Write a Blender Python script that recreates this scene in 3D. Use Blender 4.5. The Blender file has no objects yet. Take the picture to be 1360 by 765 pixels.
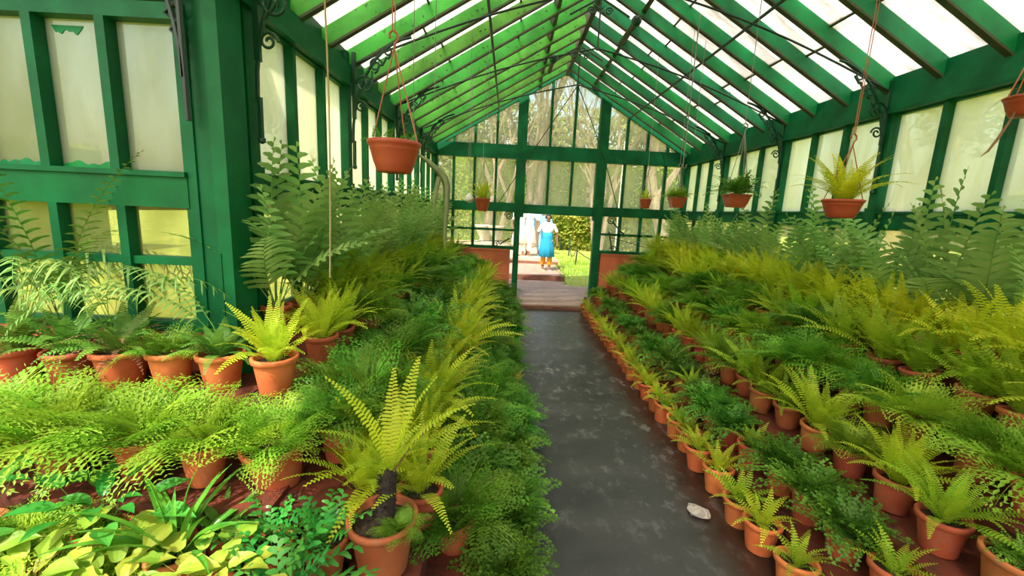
import bpy, bmesh, math, random
from mathutils import Vector, Matrix, Euler
S = bpy.context.scene
COL = S.collection
rnd = random.Random(7)
PI = math.pi
def V(*a): return Vector(a)

# ------------------------------------------------------------------ camera
PITCH, YAW, ROLL, FPX = 0.17704, 0.01468, 0.047315, 567.0
fw = V(math.sin(YAW)*math.cos(PITCH), math.cos(YAW)*math.cos(PITCH), -math.sin(PITCH))
r0 = V(math.cos(YAW), -math.sin(YAW), 0)
u0 = r0.cross(fw)
rt = r0*math.cos(ROLL) + u0*math.sin(ROLL)
up = -r0*math.sin(ROLL) + u0*math.cos(ROLL)
cd = bpy.data.cameras.new('camera'); cam = bpy.data.objects.new('camera', cd); COL.objects.link(cam)
cd.sensor_width = 36; cd.lens = FPX/1360*36; cd.clip_start = .02; cd.clip_end = 300
cam.matrix_world = Matrix(((rt.x, up.x, -fw.x, 0), (rt.y, up.y, -fw.y, 0), (rt.z, up.z, -fw.z, 1.7), (0, 0, 0, 1)))
S.camera = cam
# ------------------------------------------------------------------ sky, sun, exposure
w = bpy.data.worlds.new('world'); S.world = w; w.use_nodes = True
nt = w.node_tree; sky = nt.nodes.new('ShaderNodeTexSky'); sky.sky_type = 'NISHITA'
sky.sun_disc = False; sky.sun_elevation = math.radians(50); sky.sun_rotation = math.radians(200)
sky.air_density = 1.6; sky.dust_density = 5.0; sky.ozone_density = 0.6
bg = nt.nodes['Background']; bg.inputs[1].default_value = 0.24
nt.links.new(sky.outputs[0], bg.inputs[0])
sl = bpy.data.lights.new('sun', 'SUN'); sl.energy = 4.9; sl.angle = math.radians(1.2); sl.color = (1, .93, .78)
sun = bpy.data.objects.new('sun', sl); COL.objects.link(sun)
SUN_DIR = V(.36, .62, -1.0).normalized()
sun.rotation_euler = SUN_DIR.to_track_quat('-Z', 'Y').to_euler()
S.view_settings.view_transform = 'Standard'; S.view_settings.look = 'None'
S.view_settings.gamma = 1.0; S.view_settings.use_curve_mapping = False
S.view_settings.exposure = 0.6
S.cycles.max_bounces = 8; S.cycles.diffuse_bounces = 4; S.cycles.transmission_bounces = 4
S.cycles.transparent_max_bounces = 16; S.cycles.caustics_reflective = False; S.cycles.caustics_refractive = False

# ------------------------------------------------------------------ materials
def mat(name): 
    m = bpy.data.materials.new(name); m.use_nodes = True; m.node_tree.nodes.clear(); return m
def N(m, t, **k):
    n = m.node_tree.nodes.new(t)
    for a, b in k.items(): setattr(n, a, b)
    return n
def L(m, a, b): m.node_tree.links.new(a, b)
def c4(c): return (c[0], c[1], c[2], 1)
def ramp(m, fac, stops):
    r = N(m, 'ShaderNodeValToRGB'); e = r.color_ramp.elements
    while len(e) < len(stops): e.new(.5)
    for x, (p, c) in zip(e, stops): x.position = p; x.color = c4(c)
    L(m, fac, r.inputs[0]); return r.outputs[0]
def noise(m, scale, detail=4, rough=.6, coord='Object', stretch=None):
    tc = N(m, 'ShaderNodeTexCoord'); n = N(m, 'ShaderNodeTexNoise'); src = tc.outputs[coord]
    if stretch:
        mp = N(m, 'ShaderNodeMapping'); mp.inputs['Scale'].default_value = stretch; L(m, src, mp.inputs[0]); src = mp.outputs[0]
    L(m, src, n.inputs['Vector']); n.inputs['Scale'].default_value = scale; n.inputs['Detail'].default_value = detail
    n.inputs['Roughness'].default_value = rough; return n.outputs['Fac']
def mixc(m, fac, a, b, mode='MIX'):
    x = N(m, 'ShaderNodeMix', data_type='RGBA', blend_type=mode)
    for inp, v in ((x.inputs[0], fac), (x.inputs[6], a), (x.inputs[7], b)):
        if hasattr(v, 'links') or hasattr(v, 'is_linked'): L(m, v, inp)
        elif isinstance(v, tuple): inp.default_value = c4(v)
        else: inp.default_value = v
    return x.outputs[2]
def rand_hsv(m, col, h=.02, v=.25, s=.1):
    oi = N(m, 'ShaderNodeObjectInfo'); hs = N(m, 'ShaderNodeHueSaturation')
    for k, (lo, hi) in (('Hue', (.5-h, .5+h)), ('Value', (1-v, 1+v))):
        mr = N(m, 'ShaderNodeMapRange'); mr.inputs[3].default_value = lo; mr.inputs[4].default_value = hi
        if k == 'Hue': L(m, oi.outputs['Random'], mr.inputs[0])
        else:
            mm = N(m, 'ShaderNodeMath', operation='MULTIPLY'); mm.inputs[1].default_value = 7.31; L(m, oi.outputs['Random'], mm.inputs[0])
            fr = N(m, 'ShaderNodeMath', operation='FRACT'); L(m, mm.outputs[0], fr.inputs[0]); L(m, fr.outputs[0], mr.inputs[0])
        L(m, mr.outputs[0], hs.inputs[k])
    if hasattr(col, 'is_linked'): L(m, col, hs.inputs['Color'])
    else: hs.inputs['Color'].default_value = c4(col)
    return hs.outputs[0]
def finish(m, shader): o = N(m, 'ShaderNodeOutputMaterial'); L(m, shader, o.inputs[0]); return m
def pbr(name, col, rough=.6, bump=None, metal=0, var=None, spec=.5):
    m = mat(name); p = N(m, 'ShaderNodeBsdfPrincipled')
    if callable(col): col = col(m)
    if var: col = rand_hsv(m, col, *var)
    if hasattr(col, 'is_linked'): L(m, col, p.inputs['Base Color'])
    else: p.inputs['Base Color'].default_value = c4(col)
    p.inputs['Roughness'].default_value = rough; p.inputs['Metallic'].default_value = metal
    p.inputs['Specular IOR Level'].default_value = spec
    if bump:
        b = N(m, 'ShaderNodeBump'); b.inputs['Strength'].default_value = bump[1]; b.inputs['Distance'].default_value = bump[2] if len(bump) > 2 else .004
        L(m, noise(m, bump[0]), b.inputs['Height']); L(m, b.outputs[0], p.inputs['Normal'])
    return finish(m, p.outputs[0])
def leafmat(name, col, col2, trans=.35, var=(.02, .25), rough=.45, nscale=9):
    m = mat(name); c = ramp(m, noise(m, nscale, 2), [(.3, col), (.7, col2)]); c = rand_hsv(m, c, *var)
    p = N(m, 'ShaderNodeBsdfPrincipled'); L(m, c, p.inputs['Base Color']); p.inputs['Roughness'].default_value = rough
    p.inputs['Specular IOR Level'].default_value = .3
    t = N(m, 'ShaderNodeBsdfTranslucent'); L(m, c, t.inputs[0])
    x = N(m, 'ShaderNodeMixShader'); x.inputs[0].default_value = trans
    L(m, p.outputs[0], x.inputs[1]); L(m, t.outputs[0], x.inputs[2]); return finish(m, x.outputs[0])
def glassmat(name, clear, dirty, film, lo, hi, scale=2.0, stretch=(1, 1, .35), tint=(.9, .93, .86), trans=.75):
    """dirty pane: clear share, milky film that lets light through, streaks of grime"""
    m = mat(name); g = noise(m, scale, 6, .65, stretch=stretch)
    tp = N(m, 'ShaderNodeBsdfTransparent'); tp.inputs[0].default_value = c4(tint)
    fc = rand_hsv(m, ramp(m, g, [(.35, film), (.68, dirty)]), .01, .12)
    tl = N(m, 'ShaderNodeBsdfTranslucent'); L(m, fc, tl.inputs[0])
    df = N(m, 'ShaderNodeBsdfPrincipled'); L(m, fc, df.inputs['Base Color']); df.inputs['Roughness'].default_value = .35
    a = N(m, 'ShaderNodeMixShader'); a.inputs[0].default_value = trans; L(m, df.outputs[0], a.inputs[1]); L(m, tl.outputs[0], a.inputs[2])
    mr = N(m, 'ShaderNodeMapRange'); mr.inputs[1].default_value = .3; mr.inputs[2].default_value = .7
    mr.inputs[3].default_value = lo; mr.inputs[4].default_value = hi; L(m, g, mr.inputs[0])
    b = N(m, 'ShaderNodeMixShader'); L(m, mr.outputs[0], b.inputs[0]); L(m, tp.outputs[0], b.inputs[1]); L(m, a.outputs[0], b.inputs[2])
    return finish(m, b.outputs[0])

def green_col(base, worn, thr=.66):
    def f(m):
        c = ramp(m, noise(m, 3.5, 5), [(.3, tuple(x*.72 for x in base)), (.7, tuple(min(1, x*1.25) for x in base))])
        k = ramp(m, noise(m, 26, 6, .7), [(thr, (0, 0, 0)), (thr+.05, (1, 1, 1))])
        return mixc(m, k, c, worn)
    return f
M = {}
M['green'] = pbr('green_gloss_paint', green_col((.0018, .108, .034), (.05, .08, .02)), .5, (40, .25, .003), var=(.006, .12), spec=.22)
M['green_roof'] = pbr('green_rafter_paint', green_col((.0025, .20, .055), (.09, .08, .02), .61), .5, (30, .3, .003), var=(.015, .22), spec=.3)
M['green_dark'] = pbr('dark_green_iron_paint', (.004, .055, .025), .4, (60, .2, .002))
M['green_roof_lit'] = pbr('green_rafter_paint_lit', green_col((.075, .36, .045), (.03, .05, .012), .60), .55, (30, .3, .003), var=(.02, .22), spec=.25)  # left slope rafters: yellowish light put into the paint colour, mottled with grime
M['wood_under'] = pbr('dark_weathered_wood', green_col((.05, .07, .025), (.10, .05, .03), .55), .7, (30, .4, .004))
M['iron'] = pbr('blackened_iron', (.012, .03, .022), .45)
M['wire'] = pbr('grey_wire', (.25, .24, .2), .5, metal=.6)
M['rope'] = pbr('jute_cord', (.42, .33, .17), .9)
M['orange_cord'] = pbr('terracotta_plastic_cord', (.42, .13, .06), .5)
M['roof_glass'] = glassmat('roof_glass_frosted', .5, (.45, .42, .36), (.92, .89, .86), .38, .90, 4.0, (.5, 1.9, .5), (1, .98, .95), .8)
M['side_glass'] = glassmat('side_glass_limed', .3, (.80, .78, .56), (.98, .97, .86), .42, .80, 2.2, (1, 1, .35), (.98, .97, .85), .93)
M['low_glass'] = glassmat('low_glass_yellow', .4, (.66, .60, .20), (.96, .93, .62), .12, .55, 3.0, (1, 1, .5), (1, .97, .80), .92)  # low panes: yellow tint under a thin yellowish film
M['end_glass'] = glassmat('end_glass_dusty', .7, (.80, .78, .55), (.96, .95, .82), .10, .42, 3.0, (1, 1, .5), (1, 1, .96), .95)
def terracol(m):
    c = ramp(m, noise(m, 5, 5), [(.3, (.36, .075, .025)), (.7, (.54, .14, .045))])
    k = ramp(m, noise(m, 14, 6, .7, stretch=(1, 1, .5)), [(.56, (0, 0, 0)), (.74, (1, 1, 1))])
    return mixc(m, mixc(m, .45, (0, 0, 0), k), c, (.30, .22, .13))
M['terracotta'] = pbr('terracotta', terracol, .75, (35, .25, .002), var=(.012, .22))
M['terra_bright'] = pbr('terracotta_new', lambda m: ramp(m, noise(m, 6, 4), [(.3, (.52, .12, .03)), (.7, (.70, .20, .06))]), .7, (30, .15, .002), var=(.008, .1))
M['basket'] = pbr('terracotta_plastic', (.40, .075, .028), .42, (20, .1, .001), var=(.006, .08))
M['soil'] = pbr('potting_soil', lambda m: ramp(m, noise(m, 60, 5), [(.35, (.018, .011, .006)), (.7, (.07, .042, .022))]), .95, (70, .9, .01))
def stepcol(m):
    c = ramp(m, noise(m, 4, 5), [(.3, (.06, .016, .010)), (.7, (.19, .042, .020))])
    k = ramp(m, noise(m, 9, 6, .7), [(.5, (0, 0, 0)), (.68, (1, 1, 1))])
    return mixc(m, k, c, (.025, .018, .012))
M['step'] = pbr('red_oxide_step', stepcol, .6, (25, .4, .006))
M['dwarf'] = pbr('orange_red_wall_paint', lambda m: ramp(m, noise(m, 2.5, 5), [(.3, (.50, .12, .05)), (.75, (.66, .19, .085))]), .8, (18, .2, .004))
def floorcol(m):
    c = ramp(m, noise(m, 1.6, 5), [(.3, (.022, .024, .023)), (.7, (.048, .050, .047))])
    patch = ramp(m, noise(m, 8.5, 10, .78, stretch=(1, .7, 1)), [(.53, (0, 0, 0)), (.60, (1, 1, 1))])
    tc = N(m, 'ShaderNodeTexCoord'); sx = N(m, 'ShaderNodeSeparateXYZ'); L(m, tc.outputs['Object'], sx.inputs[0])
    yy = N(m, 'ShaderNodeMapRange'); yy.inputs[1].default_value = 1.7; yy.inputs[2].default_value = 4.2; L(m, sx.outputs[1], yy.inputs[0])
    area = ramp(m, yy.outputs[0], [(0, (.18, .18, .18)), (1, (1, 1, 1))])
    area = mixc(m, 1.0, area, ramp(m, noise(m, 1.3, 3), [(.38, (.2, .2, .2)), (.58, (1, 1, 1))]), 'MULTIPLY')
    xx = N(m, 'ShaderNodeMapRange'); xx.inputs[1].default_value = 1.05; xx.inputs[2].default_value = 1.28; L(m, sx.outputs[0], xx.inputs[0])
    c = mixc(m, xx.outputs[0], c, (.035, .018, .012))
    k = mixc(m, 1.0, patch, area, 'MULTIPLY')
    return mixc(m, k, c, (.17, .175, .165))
M['floor'] = pbr('worn_cement_floor', floorcol, .34, (12, .18, .004), spec=.5)
M['slab'] = pbr('pinkish_cement_slab', lambda m: ramp(m, noise(m, 5, 6, .7), [(.3, (.30, .20, .15)), (.7, (.44, .31, .24))]), .7, (20, .3, .004))
M['riser'] = pbr('brown_step_riser', lambda m: ramp(m, noise(m, 6, 6), [(.3, (.15, .055, .035)), (.7, (.28, .12, .075))]), .8, (20, .3, .006))
M['sandy'] = pbr('sandy_path', lambda m: ramp(m, noise(m, 2, 6), [(.3, (.55, .40, .24)), (.7, (.75, .58, .38))]), .9)
M['lawn'] = pbr('sunlit_lawn', lambda m: ramp(m, noise(m, .9, 8, .7), [(.3, (.17, .28, .035)), (.55, (.34, .40, .07)), (.75, (.55, .45, .14))]), .95, (30, .6, .02))
M['bark'] = pbr('grey_brown_bark', lambda m: ramp(m, noise(m, 7, 6, .7, stretch=(1, 1, .15)), [(.3, (.14, .10, .07)), (.7, (.48, .39, .30))]), .9, (20, .8, .03))
M['white'] = pbr('white_cotton', (.82, .80, .77), .85)
M['paper'] = pbr('crumpled_foil', (.36, .33, .29), .5, (30, .5, .004))
M['skin'] = pbr('brown_skin', (.20, .095, .055), .55)
M['hair'] = pbr('black_hair', (.012, .01, .01), .5)
M['blue'] = pbr('cyan_blue_cotton', (.012, .30, .55), .8)
M['ltblue'] = pbr('light_blue_cloth', (.22, .52, .80), .8)
M['orange'] = pbr('marigold_cotton', (.85, .36, .02), .8)
M['shoe'] = pbr('pale_sandal', (.5, .42, .35), .6)
M['stone'] = pbr('pale_stone', lambda m: ramp(m, noise(m, 6, 5), [(.3, (.45, .42, .36)), (.7, (.72, .68, .6))]), .85)
M['sword_y'] = leafmat('lime_yellow_fern', (.44, .60, .03), (.66, .74, .05), .5, (.015, .18))
M['sword_g'] = leafmat('bright_green_fern', (.27, .46, .02), (.46, .64, .05), .48, (.02, .2))
M['sword_o'] = leafmat('golden_fern', (.52, .62, .02), (.78, .78, .05), .54, (.015, .15))
M['lace_g'] = leafmat('mid_green_lace_fern', (.09, .25, .018), (.22, .44, .04), .42, (.025, .3))
M['lace_l'] = leafmat('light_green_lace_fern', (.19, .38, .02), (.36, .54, .05), .44, (.02, .2))
M['maiden'] = leafmat('deep_green_maidenhair', (.055, .20, .02), (.16, .37, .035), .38, (.025, .3))
M['poly'] = leafmat('blue_green_polypody', (.20, .42, .09), (.40, .58, .18), .48, (.02, .2))
M['dark'] = leafmat('dark_ladder_fern', (.06, .17, .02), (.17, .34, .05), .35, (.02, .25))
M['chart'] = leafmat('chartreuse_broad_leaf', (.24, .42, .03), (.48, .56, .08), .4, (.03, .3))
M['strap'] = leafmat('glossy_strap_leaf', (.06, .24, .02), (.16, .42, .04), .3, (.01, .15), .28)
M['holly'] = leafmat('glossy_holly_fern', (.03, .22, .03), (.09, .38, .05), .28, (.02, .2), .25)
M['stag'] = leafmat('olive_staghorn', (.22, .28, .12), (.36, .40, .2), .25, (.01, .1))
M['dry'] = pbr('dry_brown_frond', (.22, .11, .05), .9, var=(.02, .3))
M['tree_leaf'] = leafmat('tree_leaf', (.16, .24, .05), (.38, .44, .14), .4, (.03, .3), nscale=2)
M['hedge_leaf'] = leafmat('hedge_leaf', (.20, .32, .03), (.45, .52, .08), .4, (.02, .2), nscale=2)
M['trunk'] = pbr('fuzzy_fern_trunk', (.022, .014, .010), .95, (60, 1, .01))

# ------------------------------------------------------------------ helpers
class MB:
    def __init__(s): s.v = []; s.f = []
    def box(s, x0, x1, y0, y1, z0, z1, mtx=None):
        b = len(s.v); P = [V(x, y, z) for z in (z0, z1) for y in (y0, y1) for x in (x0, x1)]
        if mtx: P = [mtx @ p for p in P]
        s.v += P; s.f += [(b, b+2, b+3, b+1), (b+4, b+5, b+7, b+6), (b, b+1, b+5, b+4), (b+2, b+6, b+7, b+3), (b, b+4, b+6, b+2), (b+1, b+3, b+7, b+5)]
        return s
    def prism(s, poly, axis, a, b):
        """polygon in the plane across `axis`, extruded from a to b"""
        n = len(poly); k = len(s.v)
        for t in (a, b):
            for p in poly:
                s.v.append(V(p[0], t, p[1]) if axis == 'y' else V(t, p[0], p[1]) if axis == 'x' else V(p[0], p[1], t))
        s.f += [tuple(range(k, k+n))[::-1], tuple(range(k+n, k+2*n))] + [(k+i, k+(i+1) % n, k+n+(i+1) % n, k+n+i) for i in range(n)]
        return s
    def tube(s, pts, r, n=6, caps=True):
        pts = [V(*p) for p in pts]; k = len(s.v); R = r if isinstance(r, (list, tuple)) else [r]*len(pts)
        prev = None
        for i, p in enumerate(pts):
            d = (pts[min(i+1, len(pts)-1)] - pts[max(i-1, 0)]).normalized()
            a = prev if prev is not None else (V(0, 0, 1) if abs(d.z) < .9 else V(1, 0, 0))
            x = (a - d*a.dot(d)).normalized(); prev = x; y = d.cross(x)
            for j in range(n):
                t = 2*PI*j/n; s.v.append(p + (x*math.cos(t) + y*math.sin(t))*R[i])
        for i in range(len(pts)-1):
            for j in range(n):
                a = k+i*n+j; b = k+i*n+(j+1) % n; s.f.append((a, b, b+n, a+n))
        if caps: s.f += [tuple(range(k, k+n))[::-1], tuple(range(k+(len(pts)-1)*n, k+len(pts)*n))]
        return s
    def lathe(s, prof, n=20, c=(0, 0, 0), sx=1, sy=1, jit=0):
        k = len(s.v)
        for r, z in prof:
            for j in range(n):
                t = 2*PI*j/n; s.v.append(V(c[0]+r*sx*math.cos(t), c[1]+r*sy*math.sin(t), c[2]+z))
        for i in range(len(prof)-1):
            for j in range(n):
                a = k+i*n+j; b = k+i*n+(j+1) % n; s.f.append((a, b, b+n, a+n))
        s.f.append(tuple(range(k, k+n))[::-1]); s.f.append(tuple(range(k+(len(prof)-1)*n, k+len(prof)*n)))
        return s
    def add(s, o, m=None):
        k = len(s.v); s.v += [m @ p for p in o.v] if m else [p.copy() for p in o.v]
        s.f += [tuple(i+k for i in f) for f in o.f]; return s
    def mesh(s, name, m, smooth=False):
        me = bpy.data.meshes.new(name); me.from_pydata([tuple(p) for p in s.v], [], s.f)
        if m: me.materials.append(m)
        if smooth: me.shade_smooth()
        return me
def put(name, me, parent=None, loc=(0, 0, 0), rot=(0, 0, 0), sc=(1, 1, 1), **props):
    o = bpy.data.objects.new(name, me); COL.objects.link(o); o.parent = parent
    o.location = loc; o.rotation_euler = rot; o.scale = sc if isinstance(sc, tuple) else (sc, sc, sc)
    for k, v in props.items(): o[k] = v
    return o
def build(mb, name, m, parent=None, smooth=False, **props): return put(name, mb.mesh(name, m, smooth), parent, **props)
def struct(name, loc=(0, 0, 0), label=None):
    o = put(name, None, None, loc, kind='structure')
    if label: o['label'] = label
    return o
def thing(name, label, cat, loc=(0, 0, 0), rz=0, group=None):
    o = put(name, None, None, loc, (0, 0, rz), label=label, category=cat)
    if group: o['group'] = group
    return o

# ------------------------------------------------------------------ dimensions
XL, XR, XC, YE = -1.46, 3.30, .93, 8.25
SILL0, SILL1, HEAD, SEAT = 1.69, 1.85, 2.66, 2.84
DW = 1.0                       # top of the dwarf walls
YP = [2.45, 3.88, 5.31, 6.74, 8.17]
TOP0 = SEAT                    # underside of rafters at the wall plate
SL = (4.20-2.84)/(XR-.05-XC)   # slope
ANG = math.atan(SL)
def roofz(x): return 2.84 + (XR-.05-abs(x-XC)-XC)*SL + 0.0

# ------------------------------------------------------------------ ground, floor, outside
b = MB(); b.box(-40, 40, -12, 60, -.3, -.02); build(b, 'ground', M['lawn'], kind='structure')
b = MB(); b.box(-3.4, 5.3, -2.5, 7.55, -.019, 0); build(b, 'floor', M['floor'], kind='structure')
b = MB(); b.box(-.6, 2.6, 7.5, 10.3, -.019, .075); build(b, 'trim_1', M['slab'], kind='structure', label='pinkish cement threshold slab in front of the open doorway')
b = MB(); b.box(.0, 2.6, 7.492, 7.5, -.01, .05); build(b, 'trim_2', M['riser'], kind='structure', label='brown front edge of the doorway slab')
st = struct('garden_path', label='brown cement steps climbing away from the open doorway')
b = MB(); b.box(-1.2, 1.42, 10.3, 12.5, -.019, .22); build(b, 'lower_step', M['slab'], st)
b = MB(); b.box(-1.2, 1.42, 10.285, 10.3, -.019, .2); build(b, 'riser', M['riser'], st)
b = MB(); b.box(-1.4, 1.6, 12.5, 13.2, -.019, .31); build(b, 'upper_step', M['slab'], st)
b = MB(); b.box(-1.4, 1.6, 12.485, 12.5, -.019, .29); build(b, 'riser', M['riser'], st)
b = MB(); b.box(-6, 1.9, 13.2, 22, -.019, .30); build(b, 'sandy_walk', M['sandy'], st)
# raised lawn right of the path, leaf litter verge
b = MB()
for i in range(8):
    for j in range(8): pass
g = [(1.42, 9.4, .04), (6, 9.4, .04), (1.42, 10.5, .16), (6, 10.5, .16), (1.5, 12.5, .28), (7, 12.5, .3), (1.9, 24, .55), (12, 24, .6)]
b.v = [V(*p) for p in g]; b.f = [(0, 1, 3, 2), (2, 3, 5, 4), (4, 5, 7, 6)]
vk = len(b.v); b.v += [V(p[0], p[1], -.05) for p in g]; b.f += [(0, 2, 2+vk, vk), (2, 4, 4+vk, 2+vk), (4, 6, 6+vk, 4+vk), (0, vk, vk+1, 1)]
build(b, 'lawn', M['lawn'], kind='structure')
gb = MB()
for i in range(5200):
    x = rnd.uniform(1.3, 3.6); y = rnd.uniform(9.3, 15); z = .02+min(.28, max(0, (y-9.4)*.11))
    if x < 1.5 and y > 10.2: z = .2
    a = rnd.uniform(0, PI); h = rnd.uniform(.03, .09); k = len(gb.v); dx, dy = math.cos(a)*.008, math.sin(a)*.008
    gb.v += [V(x-dx, y-dy, z-.01), V(x+dx, y+dy, z-.01), V(x+rnd.uniform(-.03, .03), y+rnd.uniform(-.03, .03), z+h)]; gb.f.append((k, k+1, k+2))
build(gb, 'grass', M['lace_l'], kind='stuff', label='uneven green grass on the bank beside the garden steps', category='grass')

# ------------------------------------------------------------------ walls
def pane_mesh(name, x0, x1, z0, z1, m, axis):
    b = MB()
    if axis == 'x': b.box(-.003, .003, x0, x1, z0, z1)
    else: b.box(x0, x1, -.003, .003, z0, z1)
    return b.mesh(name, m)
wno = [0]
def side_bay(side, y0, y1, nm=3):
    """one bay between two posts: 3 tall panes over the rail, 2 rows of small panes below it"""
    wno[0] += 1; x = XL if side < 0 else XR; w_ = struct('window_%d' % wno[0])
    b = MB(); b.box(x-.035, x+.035, y0, y1, SILL0, SILL1); b.box(x-.05*1, x+.05, y0, y1, SILL1-.02, SILL1); build(b, 'rail', M['green'], w_)
    b = MB(); b.box(x-.02, x+.02, y0, y1, 1.35, 1.39); build(b, 'transom', M['green'], w_)
    b = MB(); b.box(x-.03, x+.03, y0, y1, DW, DW+.05); build(b, 'bottom_rail', M['green'], w_)
    b = MB(); b.box(x-.03, x+.03, y0, y1, HEAD, HEAD+.05); build(b, 'head_rail', M['green'], w_)
    n = nm; step = (y1-y0)/n
    for i in range(n+1):
        yy = y0+i*step
        if 0 < i < n:
            b = MB(); b.box(x-.05, x+.05, yy-.02, yy+.02, SILL1, HEAD); build(b, 'mullion', M['green'], w_)
            b = MB(); b.box(x-.03, x+.03, yy-.02, yy+.02, DW+.05, SILL0); build(b, 'lower_mullion', M['green'], w_)
        if i < n:
            for z0, z1, mm, nme in ((SILL1, HEAD, 'side_glass', 'pane'), (1.39, SILL0, 'low_glass', 'lower_pane'), (DW+.05, 1.35, 'low_glass', 'lower_pane')):
                put(nme, pane_mesh('pane', yy+.015, yy+step-.015, z0-.005, z1+.005, M[mm], 'x'), w_, (x+.01*side, 0, 0))
def post(x, y, w=.09, d=.11, z1=2.95):
    b = MB(); b.box(x-d/2, x+d/2, y-w/2, y+w/2, 0, z1); b.box(x-d/2-.012, x+d/2+.012, y-w/2-.012, y+w/2+.012, SILL0-.03, SILL1+.03)
    return build(b, 'wall_post', M['green'], kind='structure')
for side in (-1, 1):
    x = XL if side < 0 else XR
    b = MB(); b.box(x-.12 if side < 0 else x-.05, x+.05 if side < 0 else x+.12, 2.2, YE+.1, -.02, DW)
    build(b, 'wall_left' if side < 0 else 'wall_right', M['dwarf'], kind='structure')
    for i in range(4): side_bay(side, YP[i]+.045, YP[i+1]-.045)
    for y in YP: post(x, y)
    # fascia boards and wall plate under the rafters, boards butt-jointed at each post
    f = struct('trim_3' if side < 0 else 'trim_4', label='dark green fascia boards under the eaves')
    xi = x + (.075 if side < 0 else -.075)
    for i in range(5):
        a0 = (-2.5 if side > 0 else 2.2) if i == 0 else YP[i-1]+.004; a1 = YP[i]
        b = MB(); b.box(min(x, xi), max(x, xi), a0, a1, HEAD+.04, SEAT+.01); build(b, 'fascia_board', M['green'], f)
    b = MB(); b.box(x-.085, x+.085, 2.2, YE, HEAD+.015, HEAD+.045); build(b, 'moulding', M['green'], f)
    b = MB(); b.box(x-.04-(.03 if side > 0 else -.03), x+.12*side, -2.5 if side > 0 else 2.2, YE, SEAT+.01, SEAT+.14) if side > 0 else b.box(x-.12, x+.02, 2.2, YE, SEAT+.01, SEAT+.14)
    build(b, 'wall_plate', M['green'], f)

# end wall
EW = struct('wall_back', label='green timber end wall with open doorway')
for x0, x1 in ((XL-.1, .05), (1.79, XR+.1)):
    b = MB(); b.box(x0, x1, YE-.12, YE+.12, -.02, .96); build(b, 'dwarf_wall', M['dwarf'], EW)
    b = MB(); b.box(x0, x1, YE-.13, YE+.1, .96, .985); build(b, 'coping', M['dwarf'], EW)
def ebox(name, x0, x1, z0, z1, d=.05, m='green', par=None, y=YE): return build(MB().box(x0, x1, y-d, y+d, z0, z1), name, M[m], par or EW)
ebox('tie_beam', XL, XR, 2.66, 2.91, .07)
ebox('rail', XL, .1, SILL0, SILL1+.01, .06); ebox('rail', 1.76, XR, SILL0, SILL1+.01, .06); ebox('door_lintel', .1, 1.76, 1.675, 1.845, .055)
def rz(x): return 2.84 + (XR-.05-XC-abs(x-XC))*SL
for x0, x1, nm_ in ((.09, .27, 'l'), (1.59, 1.77, 'r')):
    p = build(MB().box(x0, x1, YE-.075, YE+.075, 1.6, rz((x0+x1)/2)+.05), 'door_post', M['green'], EW)
for x0, x1 in ((.105, .215), (1.625, 1.765)):
    build(MB().box(x0, x1, YE-.07, YE+.07, 0.02, 1.6), 'door_jamb', M['green'], EW)
for x in (XL+.04, XR-.04): build(MB().box(x-.05, x+.05, YE-.07, YE+.07, .9, 2.7), 'corner_post', M['green'], EW)
mx = {'a': [-1.07, -.68, -.28], 'b': [.70, 1.14], 'c': [2.12, 2.51, 2.89]}
ewx = [('a', XL+.09, .09), ('b', .27, 1.59), ('c', 1.77, XR-.09)]
for k, x0, x1 in ewx:
    wno[0] += 1; w_ = struct('window_%d' % wno[0])
    xs = [x0]+mx[k]+[x1]
    for i, x in enumerate(xs[:-1]):
        if i:
            build(MB().box(x-.022, x+.022, YE-.04, YE+.04, 1.85, 2.66), 'mullion', M['green'], w_)
            build(MB().box(x-.022, x+.022, YE-.04, YE+.04, 2.91, rz(x)+.03), 'gable_mullion', M['green'], w_)
            if k != 'b': build(MB().box(x-.025, x+.025, YE-.035, YE+.035, 1.02, 1.69), 'lower_mullion', M['green'], w_)
        xa, xb = x+.015, xs[i+1]-.015
        put('pane', pane_mesh('pane', xa, xb, 1.84, 2.67, M['end_glass'], 'y'), w_, (0, YE+.01, 0))
        # gable pane follows the roof slope
        za, zb = max(2.92, rz(xa)+.02), max(2.92, rz(xb)+.02)
        poly = [(xa, 2.90), (xb, 2.90), (xb, zb)] + ([(XC, rz(XC)+.04)] if xa < XC < xb else []) + [(xa, za)]
        build(MB().prism(poly, 'y', YE+.008, YE+.014), 'gable_pane', M['end_glass'], w_)
        if k != 'b':
            for z0, z1 in ((1.03, 1.335), (1.365, 1.70)):
                put('lower_pane', pane_mesh('pane', xa, xb, z0, z1, M['end_glass'], 'y'), w_, (0, YE+.01, 0))
    if k != 'b':
        build(MB().box(x0-.02, x1+.02, YE-.035, YE+.035, 1.33, 1.37), 'transom', M['green'], w_)
        build(MB().box(x0-.02, x1+.02, YE-.06, YE+.05, .975, 1.04), 'bottom_rail', M['green'], w_)
# gable bargeboards under the roof
for s in (-1, 1):
    x1 = XC+s*(XR-XC); x0 = XC
    build(MB().prism([(x0, rz(x0)-.02), (x1, rz(x1)-.02), (x1, rz(x1)+.12), (x0, rz(x0)+.12)], 'y', YE-.05, YE+.05), 'barge_board', M['green'], EW)

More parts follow.
